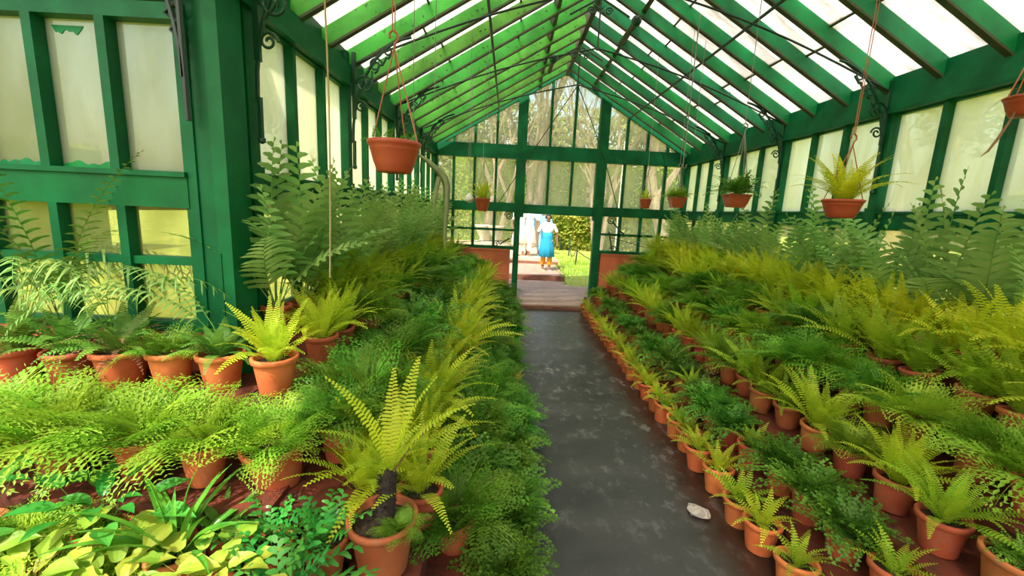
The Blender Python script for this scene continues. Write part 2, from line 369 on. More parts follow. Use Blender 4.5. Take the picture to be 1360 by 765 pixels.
# near-left cross wall (faces the camera) and its corner post
wl = struct('wall_front', label='cross wall of green framed panes left of the corner post')
YW = 2.22
build(MB().box(-4.2, -1.5, YW-.03, YW+.1, -.02, DW), 'dwarf_wall', M['dwarf'], wl)
build(MB().box(-4.2, -1.59, YW-.05, YW+.05, 1.64, 1.805), 'rail', M['green'], wl)
build(MB().box(-4.2, -1.59, YW-.065, YW+.05, 1.79, 1.815), 'sill', M['green'], wl)
build(MB().box(-4.2, -1.59, YW-.035, YW+.03, 1.35, 1.39), 'transom', M['green'], wl)
build(MB().box(-4.2, -1.59, YW-.04, YW+.04, DW, DW+.05), 'bottom_rail', M['green'], wl)
build(MB().box(-4.2, -1.59, YW-.055, YW+.04, 2.50, 2.57), 'head_rail', M['green'], wl)
build(MB().box(-4.2, -1.59, YW-.035, YW+.04, 2.585, 3.0), 'fascia_board', M['green'], wl)
build(MB().box(-1.605, -1.545, YW-.045, YW+.04, DW, 2.57), 'window_jamb', M['green'], wl)
mxs = [-1.60, -1.93, -2.265, -2.60, -2.935, -3.27, -3.6]
for i in range(6):
    xa, xb = mxs[i], mxs[i+1]
    build(MB().box(xb-.022, xb+.022, YW-.055, YW+.05, 1.805, 2.50), 'mullion', M['green'], wl)
    build(MB().box(xb-.022, xb+.022, YW-.05, YW+.03, DW+.05, 1.64), 'lower_mullion', M['green'], wl)
    for z0, z1, g in ((1.80, 2.51, 'side_glass'), (1.385, 1.645, 'low_glass'), (1.045, 1.355, 'low_glass')):
        put('pane', pane_mesh('pane', xb+.015, xa-.015, z0, z1, M[g], 'y'), wl, (0, YW+.015, 0))
for x0, x1, z0, up_ in ((-2.25, -1.95, 1.812, 1), (-2.56, -2.29, 1.812, 1), (-2.21, -2.06, 2.47, -1)):
    k = 28; top = [(x0+(x1-x0)*i/k, z0+up_*(.028+.007*math.sin(i*.42+x0*9)+.005*math.sin(i*.95))*min(1, i/3, (k-i)/3 if up_ < 0 else 1)) for i in range(k+1)]
    build(MB().prism([(x0, z0)]+top+[(x1, z0)], 'y', YW+.006, YW+.0115), 'paint_smear', M['green_roof'], wl)
cp = struct('corner_post', label='broad green corner post of two boards, paint worn along the seam')
build(MB().box(-1.558, -1.465, 2.185, 2.36, 0, 3.0), 'board', M['green'], cp)
build(MB().box(-1.461, -1.392, 2.17, 2.36, 0, 3.0), 'board', M['green'], cp)
build(MB().box(-1.468, -1.448, 2.165, 2.172, .9, 1.42), 'cover_strip', M['green'], cp)
# mirrored corner on the right, just outside the frame
build(MB().box(3.24, 3.42, 2.15, 2.4, 0, 3.0), 'wall_post', M['green'], kind='structure')

# ------------------------------------------------------------------ roof
CE = struct('ceiling', label='glazed gable roof on bright green rafters')
YR = [3.0+.457*k for k in range(-12, 12)]
CA, SA = math.cos(ANG), math.sin(ANG)
RL = (XR+.02-XC)/CA; RD = .126; RW = .045
def slope_m(s):
    """local: u up the slope from the eave, v = Y, w = outwards (perpendicular)"""
    e = V(XC+s*(XR+.02-XC), 0, 2.84-.07*SL); 
    u = V(-s*CA, 0, SA); n = V(s*SA, 0, CA)
    return Matrix(((u.x, 0, n.x, e.x), (0, 1, 0, 0), (u.z, 0, n.z, e.z), (0, 0, 0, 1)))
for s in (-1, 1):
    Ms = slope_m(s)
    rb = MB().box(0, RL, -RW/2, RW/2, 0, RD, Ms); rme = rb.mesh('rafter', M['green_roof' if s > 0 else 'green_roof_lit'])
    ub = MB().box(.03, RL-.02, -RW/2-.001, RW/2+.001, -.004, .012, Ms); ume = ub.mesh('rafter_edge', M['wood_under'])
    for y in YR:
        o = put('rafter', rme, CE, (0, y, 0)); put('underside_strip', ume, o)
    for i in range(len(YR)-1):
        wd = YR[i+1]-YR[i]; y0 = YR[i]
        cuts = [-.06, RL*.30+rnd.uniform(-.1, .1), RL*.66+rnd.uniform(-.12, .12), RL+.01]
        for j in range(3):
            b = MB().box(cuts[j]-(.03 if j else 0), cuts[j+1], .004, wd-.004, RD+.002+.007*(2-j) , RD+.006+.007*(2-j), Ms)
            put('roof_pane', b.mesh('roof_pane', M['roof_glass']), CE, (0, y0, 0))
        b = MB()
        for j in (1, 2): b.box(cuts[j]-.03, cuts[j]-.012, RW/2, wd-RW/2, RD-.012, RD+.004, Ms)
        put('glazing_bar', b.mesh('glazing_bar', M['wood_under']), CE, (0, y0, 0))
    # upper purlin between rafters and its round-ended shaft
    u_ = RL - .46/CA
    build(MB().box(u_-.02, u_+.03, YR[0], YE, RD-.085, RD-.005, Ms), 'purlin', M['wood_under'], CE)
    # long purlin rod slung under the rafters
    xx = XC+s*1.19
    build(MB().tube([(xx, .9, rz(xx)-.035), (xx, YE-.05, rz(xx)-.035)], .014, 8), 'purlin_rod', M['iron'], CE)
build(MB().box(XC-.03, XC+.03, YR[0], YE, 4.15, 4.40), 'ridge_beam', M['wood_under'], CE)
for s, y0, y1 in ((1, 5.25, 5.95), (-1, 6.6, 7.2), (1, 3.6, 4.2)):
    xx = XC+s*.40; zz = rz(xx)-.10
    sh = build(MB().tube([(xx, y0, zz), (xx, y1, zz+.02)], .032, 10), 'vent_shaft', M['wood_under'], CE)
    build(MB().lathe([(0.005, -.06), (.035, -.048), (.056, -.015), (.058, .015), (.035, .048), (.005, .06)], 14, (xx, y0-.02, zz)), 'knob', M['green_dark'], sh, True)
# wing roof beyond the cross wall corner: slopes up towards the camera side
wr = struct('ceiling', label='glazed lean-to roof slope over the near left wing')
for k in range(6):
    x = -1.62-.457*k
    mtx = Matrix.Translation(V(x, 2.3, 2.97)) @ Matrix.Rotation(-ANG, 4, 'X')
    build(MB().box(-.021, .021, -2.75, 0, 0, .12, mtx), 'rafter', M['green_roof'], wr)
    if k < 5:
        for j in range(3): build(MB().box(-.45, -.008, -2.75+.92*j-.02, -2.75+.92*(j+1), .122+.006*j, .126+.006*j, mtx), 'roof_pane', M['roof_glass'], wr)
# trusses: iron tie rods, king rod, scroll brackets
def spiral(c, r0, turns, ax, n=26, flip=1):
    pts = []
    for i in range(n+1):
        t = i/n; a = t*turns*2*PI; r = r0*(1-.78*t)
        if ax == 'y': pts.append((c[0]+flip*r*math.cos(a), c[1], c[2]+r*math.sin(a)))
        else: pts.append((c[0], c[1]+flip*r*math.cos(a), c[2]+r*math.sin(a)))
    return pts
for ti, y in enumerate((2.45, 3.88, 5.31, 6.74, 8.05)):
    if y > 8: continue
    T = struct('roof_truss', (0, 0, 0))
    T['label'] = ['', 'blackened iron tie rods and scroll brackets of the truss nearest the camera', '', '', ''][ti] or 'iron tie rods and scroll brackets under the rafters'
    K = V(XC, y, 3.59)
    for s in (-1, 1):
        xe = XC+s*(XR-.1-XC); e = V(xe, y, rz(xe)+.0)
        pts = []
        for i in range(11):
            t = i/10; p = e.lerp(K, t); p.z += .07*math.sin(PI*t); pts.append(tuple(p))
        if ti < 4: build(MB().tube(pts, .0095, 6), 'tie_rod', M['iron'], T)
        # bracket: curved rod from post up to the rafter with scrolls in the corner
        if y < 8:
            xw = XC+s*(XR-.06-XC); cr = MB(); pts = []
            for i in range(11):
                t = i/10; a = t*PI/2*1.0
                pts.append((xw-s*.50*(1-math.cos(a)), y, 2.22+(.75)*math.sin(a)**.9 + .12*t))
            cr.tube(pts, .013, 6)
            cr.tube([(xw-s*.01, y, 2.02), (xw-s*.012, y, 2.24)], .016, 6)
            cr.lathe([(.004, -.02), (.02, -.01), (.02, .01), (.004, .02)], 8, (xw-s*.012, y, 2.02))
            br = build(cr, 'bracket', M['green_dark'], T)
            sc = MB()
            sc.tube(spiral((xw-s*.11, y, 2.70), .078, 1.6, 'y', flip=s), .010, 6)
            sc.tube(spiral((xw-s*.20, y, 2.86), .058, 1.5, 'y', flip=-s), .009, 6)
            sc.tube(spiral((xw-s*.075, y, 2.52), .05, 1.5, 'y', flip=-s), .008, 6)
            sc.tube(spiral((xw-s*.30, y, 2.97), .045, 1.4, 'y', flip=s), .008, 6)
            sc.box(min(xw, xw-s*.03), max(xw, xw-s*.03), y-.012, y+.012, 2.42, 2.95)
            for q in range(6):
                sc.tube([(xw-s*(.04+.05*q), y, 2.60+.065*q), (xw-s*(.08+.045*q), y-.006, 2.66+.05*q), (xw-s*(.05+.06*q), y, 2.70+.055*q)], .010, 5)
            build(sc, 'scroll', M['green_dark'], br)
    if ti < 4:
        k = build(MB().tube([(XC, y, 3.57), (XC, y, 4.17)], .010, 6), 'king_rod', M['iron'], T)
        pl = MB()
        for s in (-1, 1):
            pl.tube([(XC+s*.03, y, 4.10), (XC+s*.16, y, 4.03), (XC+s*.34, y, 3.93)], .013, 5)
            pl.tube(spiral((XC+s*.10, y, 3.98), .045, 1.4, 'y', flip=s), .009, 6)
        pl.tube([(XC-.07, y, 4.05), (XC, y, 3.99), (XC+.07, y, 4.05), (XC, y, 4.12), (XC-.07, y, 4.05)], .012, 6)
        build(pl, 'ridge_casting', M['green_dark'], T)
        build(MB().lathe([(.004, -.02), (.024, -.012), (.024, .012), (.004, .02)], 10, (XC, y, 3.585)), 'boss', M['green_dark'], T)
# bracket in the plane of the cross wall, left of corner post
cb = MB(); pts = []
for i in range(11):
    t = i/10; a = t*PI/2; pts.append((-1.535-.42*(1-math.cos(a)), 2.13, 2.24+.75*math.sin(a)))
cb.tube(pts, .014, 6)
cb.tube([(-1.53, 2.13, 2.05), (-1.53, 2.13, 2.9)], .014, 6)
for q in range(7): cb.tube([(-1.53, 2.13, 2.33+.07*q), (-1.53-.022*(q+1), 2.13, 2.37+.07*q), (-1.535, 2.13, 2.42+.07*q)], .010, 5)
cb.tube(spiral((-1.62, 2.13, 2.75), .06, 1.5, 'y'), .01, 6)
build(cb, 'post_bracket', M['iron'], None, kind='structure', label='black scrolled iron bracket on the left face of the corner post')

# end wall ironmongery: cables from the truss centre to spiral cleats
for s, xk, lab in ((-1, -.21, 'thin black cable running from ridge down to rail left of the doorway'), (1, 2.02, 'thin black cable running from ridge down to rail right of the doorway')):
    pts = []
    for i in range(13):
        t = i/12; p = V(XC, 6.74, 3.58).lerp(V(xk, YE-.13, 1.84), t); p.x += s*.05*math.sin(PI*t)*(1 if s > 0 else .2); pts.append(tuple(p))
    o = build(MB().tube(pts, .007, 5), 'vent_cable', M['iron'], None, label=lab, category='cable')
for x0, s, lab in ((-.0, -1, 'green iron scroll cleat on rail beside left door post'), (1.93, 1, 'green iron scroll cleat with lever on rail beside right door post')):
    t_ = thing('scroll_cleat', lab, 'cleat', (x0, YE-.12, 1.62))
    build(MB().tube([(p[0], p[1], p[2]) for p in spiral((0, 0, 0), .085, 1.8, 'y', flip=s)], .011, 6), 'scroll', M['green_dark'], t_)
    if s > 0: build(MB().tube([(.02, -.02, -.02), (.12, -.03, -.13), (.26, -.03, -.26)], .013, 6), 'lever', M['iron'], t_)
for x0, s, lab in ((-.23, 1, 'small black window opener with long stay on bottom rail left of doorway'), (2.02, -1, 'small black window opener with long stay on bottom rail right of doorway')):
    t_ = thing('window_opener', lab, 'opener', (x0, YE-.10, 1.05))
    build(MB().tube(spiral((0, 0, .03), .07, 1.3, 'y', flip=s), .010, 6), 'wheel', M['iron'], t_)
    if s > 0: build(MB().tube([(-.75, -.02, .04), (.12, -.02, .1)], .006, 5), 'stay', M['iron'], t_); build(MB().tube([(.08, -.02, .03), (.26, -.02, .15)], .014, 5), 'lever', M['iron'], t_)
    else: build(MB().tube([(-.1, -.02, .26), (.75, -.02, .06)], .006, 5), 'stay', M['iron'], t_); build(MB().tube([(-.04, -.02, .04), (-.12, -.02, .36)], .014, 5), 'lever', M['iron'], t_)

# ------------------------------------------------------------------ planting steps
LT = [(-.10, .16, 0, .15), (-.3, -.28, 0, 0)]
def tiers(name, label, xs):
    T = struct(name, label=label)
    for x0, x1, y0, y1, z in xs:
        build(MB().box(x0, x1, y0, y1, 0, z-.02), 'riser', M['step'], T)
        build(MB().box(x0-.012, x1+.012, y0-.012, y1, z-.035, z), 'tread', M['step'], T)
    return T
tiers('planting_steps', 'red oxide planting steps rising from path to left wall', [
    (-.29, -.07, 1.55, 8.1, .16), (-.57, -.29, 1.25, 8.1, .33), (-.86, -.57, 1.5, 8.1, .54), (-1.2, -.86, 1.83, 8.1, .78), (-1.40, -1.2, 2.5, 8.1, .90),
    (-4.1, -.57, 1.12, 1.45, .33), (-4.1, -.86, 1.45, 1.78, .56), (-4.1, -1.2, 1.78, 2.16, .79), (-4.1, -.9, .75, 1.12, .22)])
tiers('planting_steps', 'red oxide planting steps rising from path to right wall', [
    (1.53, 1.79, 1.2, 8.1, .14), (1.79, 2.1, 1.2, 8.1, .33), (2.1, 2.38, 1.2, 8.1, .55), (2.38, 2.66, 1.2, 8.1, .71), (2.66, 3.24, 1.2, 8.1, .86)])

# ------------------------------------------------------------------ pots
def pot_mesh(r, h, m, lip=.012, name='pot', n=22):
    b = MB(); rb = r*.70
    prof = [(.004, 0), (rb, 0), (rb+.002, .004), (r*.93, h-.030), (r*.935, h-.028), (r+lip*.4, h-.026), (r+lip*.5, h-.004), (r+lip*.2, h), (r-.008, h), (r-.012, h-.006), (r*.86, h-.05), (.01, h-.052)]
    b.lathe(prof, n); return b.mesh(name, M[m], True)
def soil_mesh(r, h):
    b = MB(); n = 14; k = 0; b.v.append(V(0, 0, h-.022))
    for q, rr in enumerate((.45, .95)):
        for j in range(n):
            t = 2*PI*j/n; b.v.append(V(r*.9*rr*math.cos(t), r*.9*rr*math.sin(t), h-.03+rnd.uniform(-.006, .01)))
    for j in range(n): b.f.append((0, 1+j, 1+(j+1) % n)); b.f.append((1+j, 1+n+j, 1+n+(j+1) % n, 1+(j+1) % n))
    return b.mesh('soil', M['soil'], True)
PM = {}
def get_pot(dia, h, m):
    k = (dia, h, m)
    if k not in PM: PM[k] = (pot_mesh(dia/2, h, m), soil_mesh(dia/2, h))
    return PM[k]

# ------------------------------------------------------------------ leaf geometry
def curve(Ln, e0, e1, n, curl=0):
    """rachis in the XZ plane: starts at elevation e0 and ends at e1 (degrees)"""
    pts = [V(0, 0, 0)]; d = []
    for i in range(n):
        t = (i+.5)/n; e = math.radians(e0+(e1-e0)*t**1.25); d.append(V(math.cos(e), math.sin(curl*t)*.3, math.sin(e)).normalized()); pts.append(pts[-1]+d[-1]*(Ln/n))
    d.append(d[-1]); return pts, d
def leaf2(b, p, d, s, l, w, dr=0):
    k = len(b.v); m = p+d*l*.42
    b.v += [p, m+s*w*.5, p+d*l+V(0, 0, -dr), m-s*w*.5]; b.f += [(k, k+1, k+2), (k, k+2, k+3)]
def leaf3(b, p, d, s, l, w, dr=0):
    k = len(b.v); q = p+d*l*.72+V(0, 0, -dr*.35)
    b.v += [p+s*w*.42, p-s*w*.42, q-s*w*.5, q+s*w*.5, p+d*l+V(0, 0, -dr)]; b.f += [(k, k+1, k+2, k+3), (k+3, k+2, k+4)]
def lobe(b, p, d, s, l, w, dr=0, seg=4):
    k = len(b.v)
    for i in range(seg):
        t = i/seg; ww = w*(.75 if i == 0 else 1.08-.80*t+(.08 if i % 2 else -.03)); q = p+d*l*t+V(0, 0, -dr*t*t)
        b.v += [q+s*ww*.5, q-s*ww*.5]
    b.v.append(p+d*l+V(0, 0, -dr))
    for i in range(seg-1): b.f.append((k+2*i, k+2*i+1, k+2*i+3, k+2*i+2))
    b.f.append((k+2*seg-2, k+2*seg-1, k+2*seg))
def rachis(b, pts, d, r):
    n = len(pts); st = max(1, n//8); ids = list(range(0, n, st))
    if ids[-1] != n-1: ids.append(n-1)
    b.tube([tuple(pts[i]) for i in ids], [r*(1-.75*i/n) for i in ids], 3, False)
def f_sword(R, Ln, e0=78, e1=20, n=24, pl=.036, pw=.0125, bare=.1, fold=.12):
    b = MB(); pts, d = curve(Ln, e0, e1, n, R.uniform(-1, 1)); rachis(b, pts, d, .0016)
    for i in range(int(n*bare), n+1):
        t = (i/n-bare)/(1-bare); prof = (.55+.45*min(1, t*4))*(1-max(0, t-.45)/.55*.82)
        s = (d[i].cross(V(0, 0, 1))); s = s.normalized() if s.length > .1 else V(0, -1, 0)
        nn = s.cross(d[i]).normalized()
        for sg in (-1, 1):
            dd = (s*sg+d[i]*.22+nn*(fold+R.uniform(-.1, .1))).normalized(); l = pl*prof*R.uniform(.88, 1.1)
            leaf3(b, pts[i]+d[i]*(.3*Ln/n if sg > 0 else 0), dd, d[i], l, pw*(.75+.25*prof), l*.18)
    return b
def f_lace(R, Ln, e0=70, e1=5, n=10, w=.46, lw=.008):
    b = MB(); pts, d = curve(Ln, e0, e1, n*2, R.uniform(-1, 1)); rachis(b, pts, d, .0014)
    for i in range(n*2//4, n*2+1):
        if i % 1: continue
        t = (i/(n*2)-.25)/.75; pl = Ln*w*(1-t)**.85*(.75+.25*min(1, t*5))+.008
        s = d[i].cross(V(0, 0, 1)).normalized(); nn = s.cross(d[i]).normalized(); sg = 1 if i % 2 else -1
        dd = (s*sg+d[i]*.55+nn*R.uniform(-.15, .15)).normalized(); m = max(2, int(pl/.017))
        for j in range(m):
            tt = (j+.6)/m; q = pts[i]+dd*pl*tt+V(0, 0, -.25*pl*tt*tt); ll = (.36*pl*(1-tt)**.7+.008)*R.uniform(.8, 1.2)
            side = nn.cross(dd).normalized()
            for s2 in (-1, 1):
                leaf2(b, q, (side*s2+dd*.7).normalized(), dd, ll, max(lw, ll*.42), ll*.15)
        leaf2(b, pts[i]+dd*pl*.8, dd, s, .02, .006)
    return b
def f_maiden(R, Ln, e0=75, e1=-5, n=9, lf=.013):
    b = MB(); pts, d = curve(Ln, e0, e1, n*2, R.uniform(-1, 1)); rachis(b, pts, d, .0010)
    for i in range(n*2//4, n*2+1):
        t = i/(n*2); pl = Ln*.34*(1-t)+.014
        s = d[i].cross(V(0, 0, 1)).normalized(); nn = s.cross(d[i]).normalized(); sg = 1 if i % 2 else -1
        dd = (s*sg+d[i]*.5+nn*R.uniform(-.25, .25)).normalized(); m = max(1, int(pl/.015))
        for j in range(m):
            q = pts[i]+dd*pl*(j+.7)/m+V(R.uniform(-.004, .004), R.uniform(-.004, .004), -.2*pl*((j+1)/m)**2); side = nn.cross(dd).normalized()
            for s2 in (-1, 1):
                v = (side*s2+dd*R.uniform(.1, .8)+nn*R.uniform(-.3, .3)).normalized(); k = len(b.v); l = lf*R.uniform(.75, 1.25); x = v.cross(nn).normalized()
                b.v += [q, q+v*l*.75+x*l*.55, q+v*l, q+v*l*.75-x*l*.55]; b.f += [(k, k+1, k+2, k+3)]
    return b
def f_poly(R, Ln, e0=82, e1=50, n=13, pl=.12, pw=.024, bare=.3, dr=.2, fold=.22):
    b = MB(); pts, d = curve(Ln, e0, e1, n*2, R.uniform(-1, 1)); rachis(b, pts, d, .003)
    for i in range(int(2*n*bare), 2*n+1):
        t = (i/(2*n)-bare)/(1-bare); prof = (.8+.2*min(1, t*5))*(1-t)**.62*.95+.08
        s = d[i].cross(V(0, 0, 1)); s = s.normalized() if s.length > .05 else V(0, -1, 0)
        nn = s.cross(d[i]).normalized(); sg = 1 if i % 2 else -1
        for sg in ((1,) if i % 2 else (-1,)):
            dd = (s*sg+d[i]*.45+nn*(fold+R.uniform(-.12, .12))).normalized(); l = pl*prof*R.uniform(.9, 1.1)
            lobe(b, pts[i], dd, d[i], l, pw*(.6+.4*prof), l*dr)
    return b
def f_giant(R, Ln, e0=62, e1=-35, n=26, pl=.10, pw=.014, bare=.18): return f_poly(R, Ln, e0, e1, n, pl, pw, bare, .45, -.15)
def f_strap(R, Ln, w=.018, e0=75, e1=-25, n=9):
    b = MB(); pts, d = curve(Ln, e0, e1, n, R.uniform(-1, 1))
    for i in range(n+1):
        t = i/n; ww = w*(.7+.5*min(1, t*3))*(1-t**4) + .001; s = d[i].cross(V(0, 0, 1)).normalized() if abs(d[i].z) < .99 else V(0, 1, 0)
        nn = s.cross(d[i]).normalized(); b.v += [pts[i]+s*ww*.5+nn*ww*.16, pts[i], pts[i]-s*ww*.5+nn*ww*.16]
        if i:
            k = 3*(i-1); b.f += [(k, k+1, k+4, k+3), (k+1, k+2, k+5, k+4)]
    return b
def f_broad(R, Ln, w, stem=.1, e0=60, e1=-10, wav=.06):
    """stalk with one broad pointed leaf"""
    b = MB(); pts, d = curve(stem, e0+15, e0, 4); rachis(b, pts, d, .0016); o = pts[-1]; pp, dd = curve(Ln, e0*.5, e1, 7); k = len(b.v)
    for i in range(8):
        t = i/7; ww = w*math.sin(PI*min(1, .08+t*.92)**.75)*(1+R.uniform(-wav, wav)); s = V(0, 1, 0); n_ = s.cross(dd[i]).normalized()*-1
        b.v += [o+pp[i]+s*ww*.5+V(0, 0, ww*.18), o+pp[i]+s*ww*.25+V(0, 0, ww*.03), o+pp[i], o+pp[i]-s*ww*.25+V(0, 0, ww*.03), o+pp[i]-s*ww*.5+V(0, 0, ww*.18)]
        if i:
            q = k+5*(i-1)
            for j in range(4): b.f.append((q+j, q+j+1, q+j+6, q+j+5))
    return b
def f_holly(R, Ln=.2, e0=65, e1=10, n=6, pl=.055, pw=.022):
    b = MB(); pts, d = curve(Ln, e0, e1, n*2, R.uniform(-1, 1)); rachis(b, pts, d, .0016)
    for i in range(4, n*2+1):
        s = d[i].cross(V(0, 0, 1)).normalized(); sg = 1 if i % 2 else -1; nn = s.cross(d[i])
        lobe(b, pts[i], (s*sg+d[i]*.6+nn*.15).normalized(), d[i], pl*(1-.4*i/(2*n))*R.uniform(.85, 1.15), pw, .012, 4)
    return b

FR = {}     # frond mesh library: kind -> list of (MB, mesh)
def lib(key, m, fn, cnt):
    R = random.Random(hash(key) % 1 + len(key)*13+ord(key[0])); L_ = []
    for i in range(cnt):
        mb = fn(R, i, cnt); L_.append((mb, mb.mesh('frond', M[m])))
    FR[key] = L_
ups = lambda i, c, a, z: a+(z-a)*i/(c-1)
lib('sword_y', 'sword_y', lambda R, i, c: f_sword(R, ups(i, c, .33, .40), ups(i, c, 88, 50), ups(i, c, 68, -22), n=28, pl=.037, pw=.0092), 6)
lib('sword_g', 'sword_g', lambda R, i, c: f_sword(R, ups(i, c, .31, .38), ups(i, c, 87, 48), ups(i, c, 62, -25), n=27, pl=.036, pw=.009), 6)
lib('sword_o', 'sword_o', lambda R, i, c: f_sword(R, ups(i, c, .32, .40), ups(i, c, 87, 50), ups(i, c, 62, -22), n=27, pl=.036, pw=.009), 6)
lib('small', 'sword_g', lambda R, i, c: f_sword(R, ups(i, c, .17, .22), ups(i, c, 84, 45), ups(i, c, 50, -30), n=15, pl=.024, pw=.008), 5)
lib('smally', 'sword_y', lambda R, i, c: f_sword(R, ups(i, c, .17, .22), ups(i, c, 84, 45), ups(i, c, 50, -30), n=15, pl=.026, pw=.0085), 5)
lib('lace_g', 'lace_g', lambda R, i, c: f_lace(R, ups(i, c, .26, .36), ups(i, c, 82, 42), ups(i, c, 35, -30), n=11, w=.46, lw=.0095), 5)
lib('lace_l', 'lace_l', lambda R, i, c: f_lace(R, ups(i, c, .25, .34), ups(i, c, 82, 40), ups(i, c, 35, -40), n=11, w=.44, lw=.008), 5)
lib('maiden', 'maiden', lambda R, i, c: f_maiden(R, ups(i, c, .22, .30), ups(i, c, 86, 38), ups(i, c, 30, -40), n=9, lf=.0195), 5)
lib('poly', 'poly', lambda R, i, c: f_poly(R, ups(i, c, .62, .46), ups(i, c, 89, 64), ups(i, c, 76, 10), n=16, pl=.125, pw=.031), 6)
lib('giant', 'poly', lambda R, i, c: f_giant(R, ups(i, c, .55, .8), ups(i, c, 75, 45), ups(i, c, 10, -45)), 5)
lib('dark', 'dark', lambda R, i, c: f_sword(R, ups(i, c, .28, .36), ups(i, c, 80, 45), ups(i, c, 30, -50), n=22, pl=.045, pw=.013), 5)
lib('strap', 'strap', lambda R, i, c: f_strap(R, ups(i, c, .26, .36), .020, ups(i, c, 86, 40), ups(i, c, 50, -30)), 5)
lib('chart', 'chart', lambda R, i, c: f_broad(R, ups(i, c, .08, .12), ups(i, c, .05, .075), ups(i, c, .10, .20), ups(i, c, 80, 20), -15, .18), 6)
lib('broad', 'holly', lambda R, i, c: f_broad(R, ups(i, c, .10, .13), ups(i, c, .045, .06), ups(i, c, .12, .20), ups(i, c, 80, 25), -10), 5)
lib('holly', 'holly', lambda R, i, c: f_holly(R, ups(i, c, .16, .24), ups(i, c, 80, 40), ups(i, c, 40, -20)), 5)
lib('weep', 'poly', lambda R, i, c: f_poly(R, ups(i, c, .95, 1.15), ups(i, c, 89, 78), ups(i, c, -40, -75), 14, .14, .021, .34, 1.1, .1), 4)
lib('sweep', 'poly', lambda R, i, c: f_poly(R, ups(i, c, 1.15, 1.2), ups(i, c, 74, 66), ups(i, c, -62, -66), 34, .12, .016, .20, .45, -.15), 3)
lib('tall', 'dark', lambda R, i, c: f_poly(R, ups(i, c, 1.15, 1.0), ups(i, c, 88, 80), ups(i, c, 58, 5), 26, .12, .017, .3, .25, .1), 4)
lib('dry', 'dry', lambda R, i, c: f_sword(R, .2, ups(i, c, 70, 20), ups(i, c, -20, -60), n=12, pl=.018, pw=.006), 3)
COUNT = {'sword_y': 32, 'sword_g': 26, 'sword_o': 30, 'small': 18, 'smally': 18, 'lace_g': 26, 'lace_l': 24, 'maiden': 36, 'poly': 10, 'giant': 9, 'dark': 14, 'strap': 20, 'chart': 26, 'broad': 18, 'holly': 22, 'weep': 8, 'sweep': 2, 'tall': 8}
def frond_set(kind, R, n=None):
    """transforms of a plant's fronds: upright ones in the middle, arching ones outside"""
    n = n or COUNT[kind]; c = len(FR[kind]); out = []
    for i in range(n):
        t = (i+.5)/n; v = min(c-1, int(t*c)); az = i*2.39996+R.uniform(-.35, .35); s = R.uniform(.78, 1.15)
        out.append((v, az, s, R.uniform(-.28, .28), R.uniform(.0, .034)))
    return out
FOL = {}
def foliage_mesh(kind, var):
    if (kind, var) not in FOL:
        R = random.Random(var*17+len(kind)); b = MB()
        for v, az, s, tilt, rr in frond_set(kind, R):
            b.add(FR[kind][v][0], Matrix.Rotation(az, 4, 'Z') @ Matrix.Translation(V(rr, 0, 0)) @ Matrix.Rotation(tilt, 4, 'X') @ Matrix.Scale(s, 4))
        FOL[(kind, var)] = b.mesh('foliage', FR[kind][0][1].materials[0])
    return FOL[(kind, var)]
KINDNAME = {'sword_y': ('potted_sword_fern', 'lime-yellow sword fern'), 'sword_g': ('potted_sword_fern', 'bright green sword fern'), 'sword_o': ('potted_sword_fern', 'golden green sword fern'),
            'small': ('potted_ladder_fern', 'small light green ladder fern'), 'smally': ('potted_ladder_fern', 'small lime ladder fern'), 'lace_g': ('potted_lace_fern', 'mid green lacy fern'),
            'lace_l': ('potted_lace_fern', 'light green lacy fern'), 'maiden': ('potted_maidenhair_fern', 'dark green maidenhair fern'), 'poly': ('potted_polypody_fern', 'tall blue-green lobed fern'),
            'dark': ('potted_ladder_fern', 'dark green ladder fern'), 'giant': ('potted_arching_fern', 'big arching fern'), 'strap': ('strap_leaf_plant', 'glossy strap-leaved plant'),
            'chart': ('broad_leaf_plant', 'chartreuse broad-leaved plant'), 'broad': ('broad_leaf_plant', 'green broad-leaved plant'), 'holly': ('potted_holly_fern', 'glossy holly fern')}
def plant(kind, x, y, rim, dia=.18, h=.165, pm='terracotta', label=None, group=None, single=None, sc=1.0, n=None, tilt=(0, 0), cat='fern', spread=1.0):
    nm, _ = KINDNAME[kind]
    root = thing(nm, label, cat, (x, y, rim-h), rnd.uniform(0, 2*PI), group)
    root.rotation_euler = (tilt[0], tilt[1], root.rotation_euler.z)
    p, so = get_pot(dia, h, pm); put('pot', p, root); put('soil', so, root)
    dist = math.hypot(x, y)
    if single is None: single = dist < (2.7 if kind not in ('poly', 'giant') else 20) and kind != 'maiden'
    R = random.Random(int(x*1000+y*7717))
    if single:
        for v, az, s, tl, rr in frond_set(kind, R, n):
            rr *= dia/.18
            put('leaf' if kind in ('strap', 'chart', 'broad') else 'frond', FR[kind][v][1], root, (rr*math.cos(az), rr*math.sin(az), h-.03), (tl, R.uniform(-.08, .08), az), s*sc)
    else:
        put('foliage', foliage_mesh(kind, R.randrange(5)), root, (0, 0, h-.03), (0, 0, R.uniform(0, 6.28)), sc*R.uniform(.9, 1.12), kind='stuff')
    return root
ORD = 'first second third fourth fifth sixth seventh eighth ninth tenth eleventh twelfth thirteenth fourteenth fifteenth sixteenth seventeenth eighteenth nineteenth twentieth twenty-first twenty-second twenty-third twenty-fourth twenty-fifth twenty-sixth twenty-seventh twenty-eighth twenty-ninth thirtieth thirty-first thirty-second'.split()
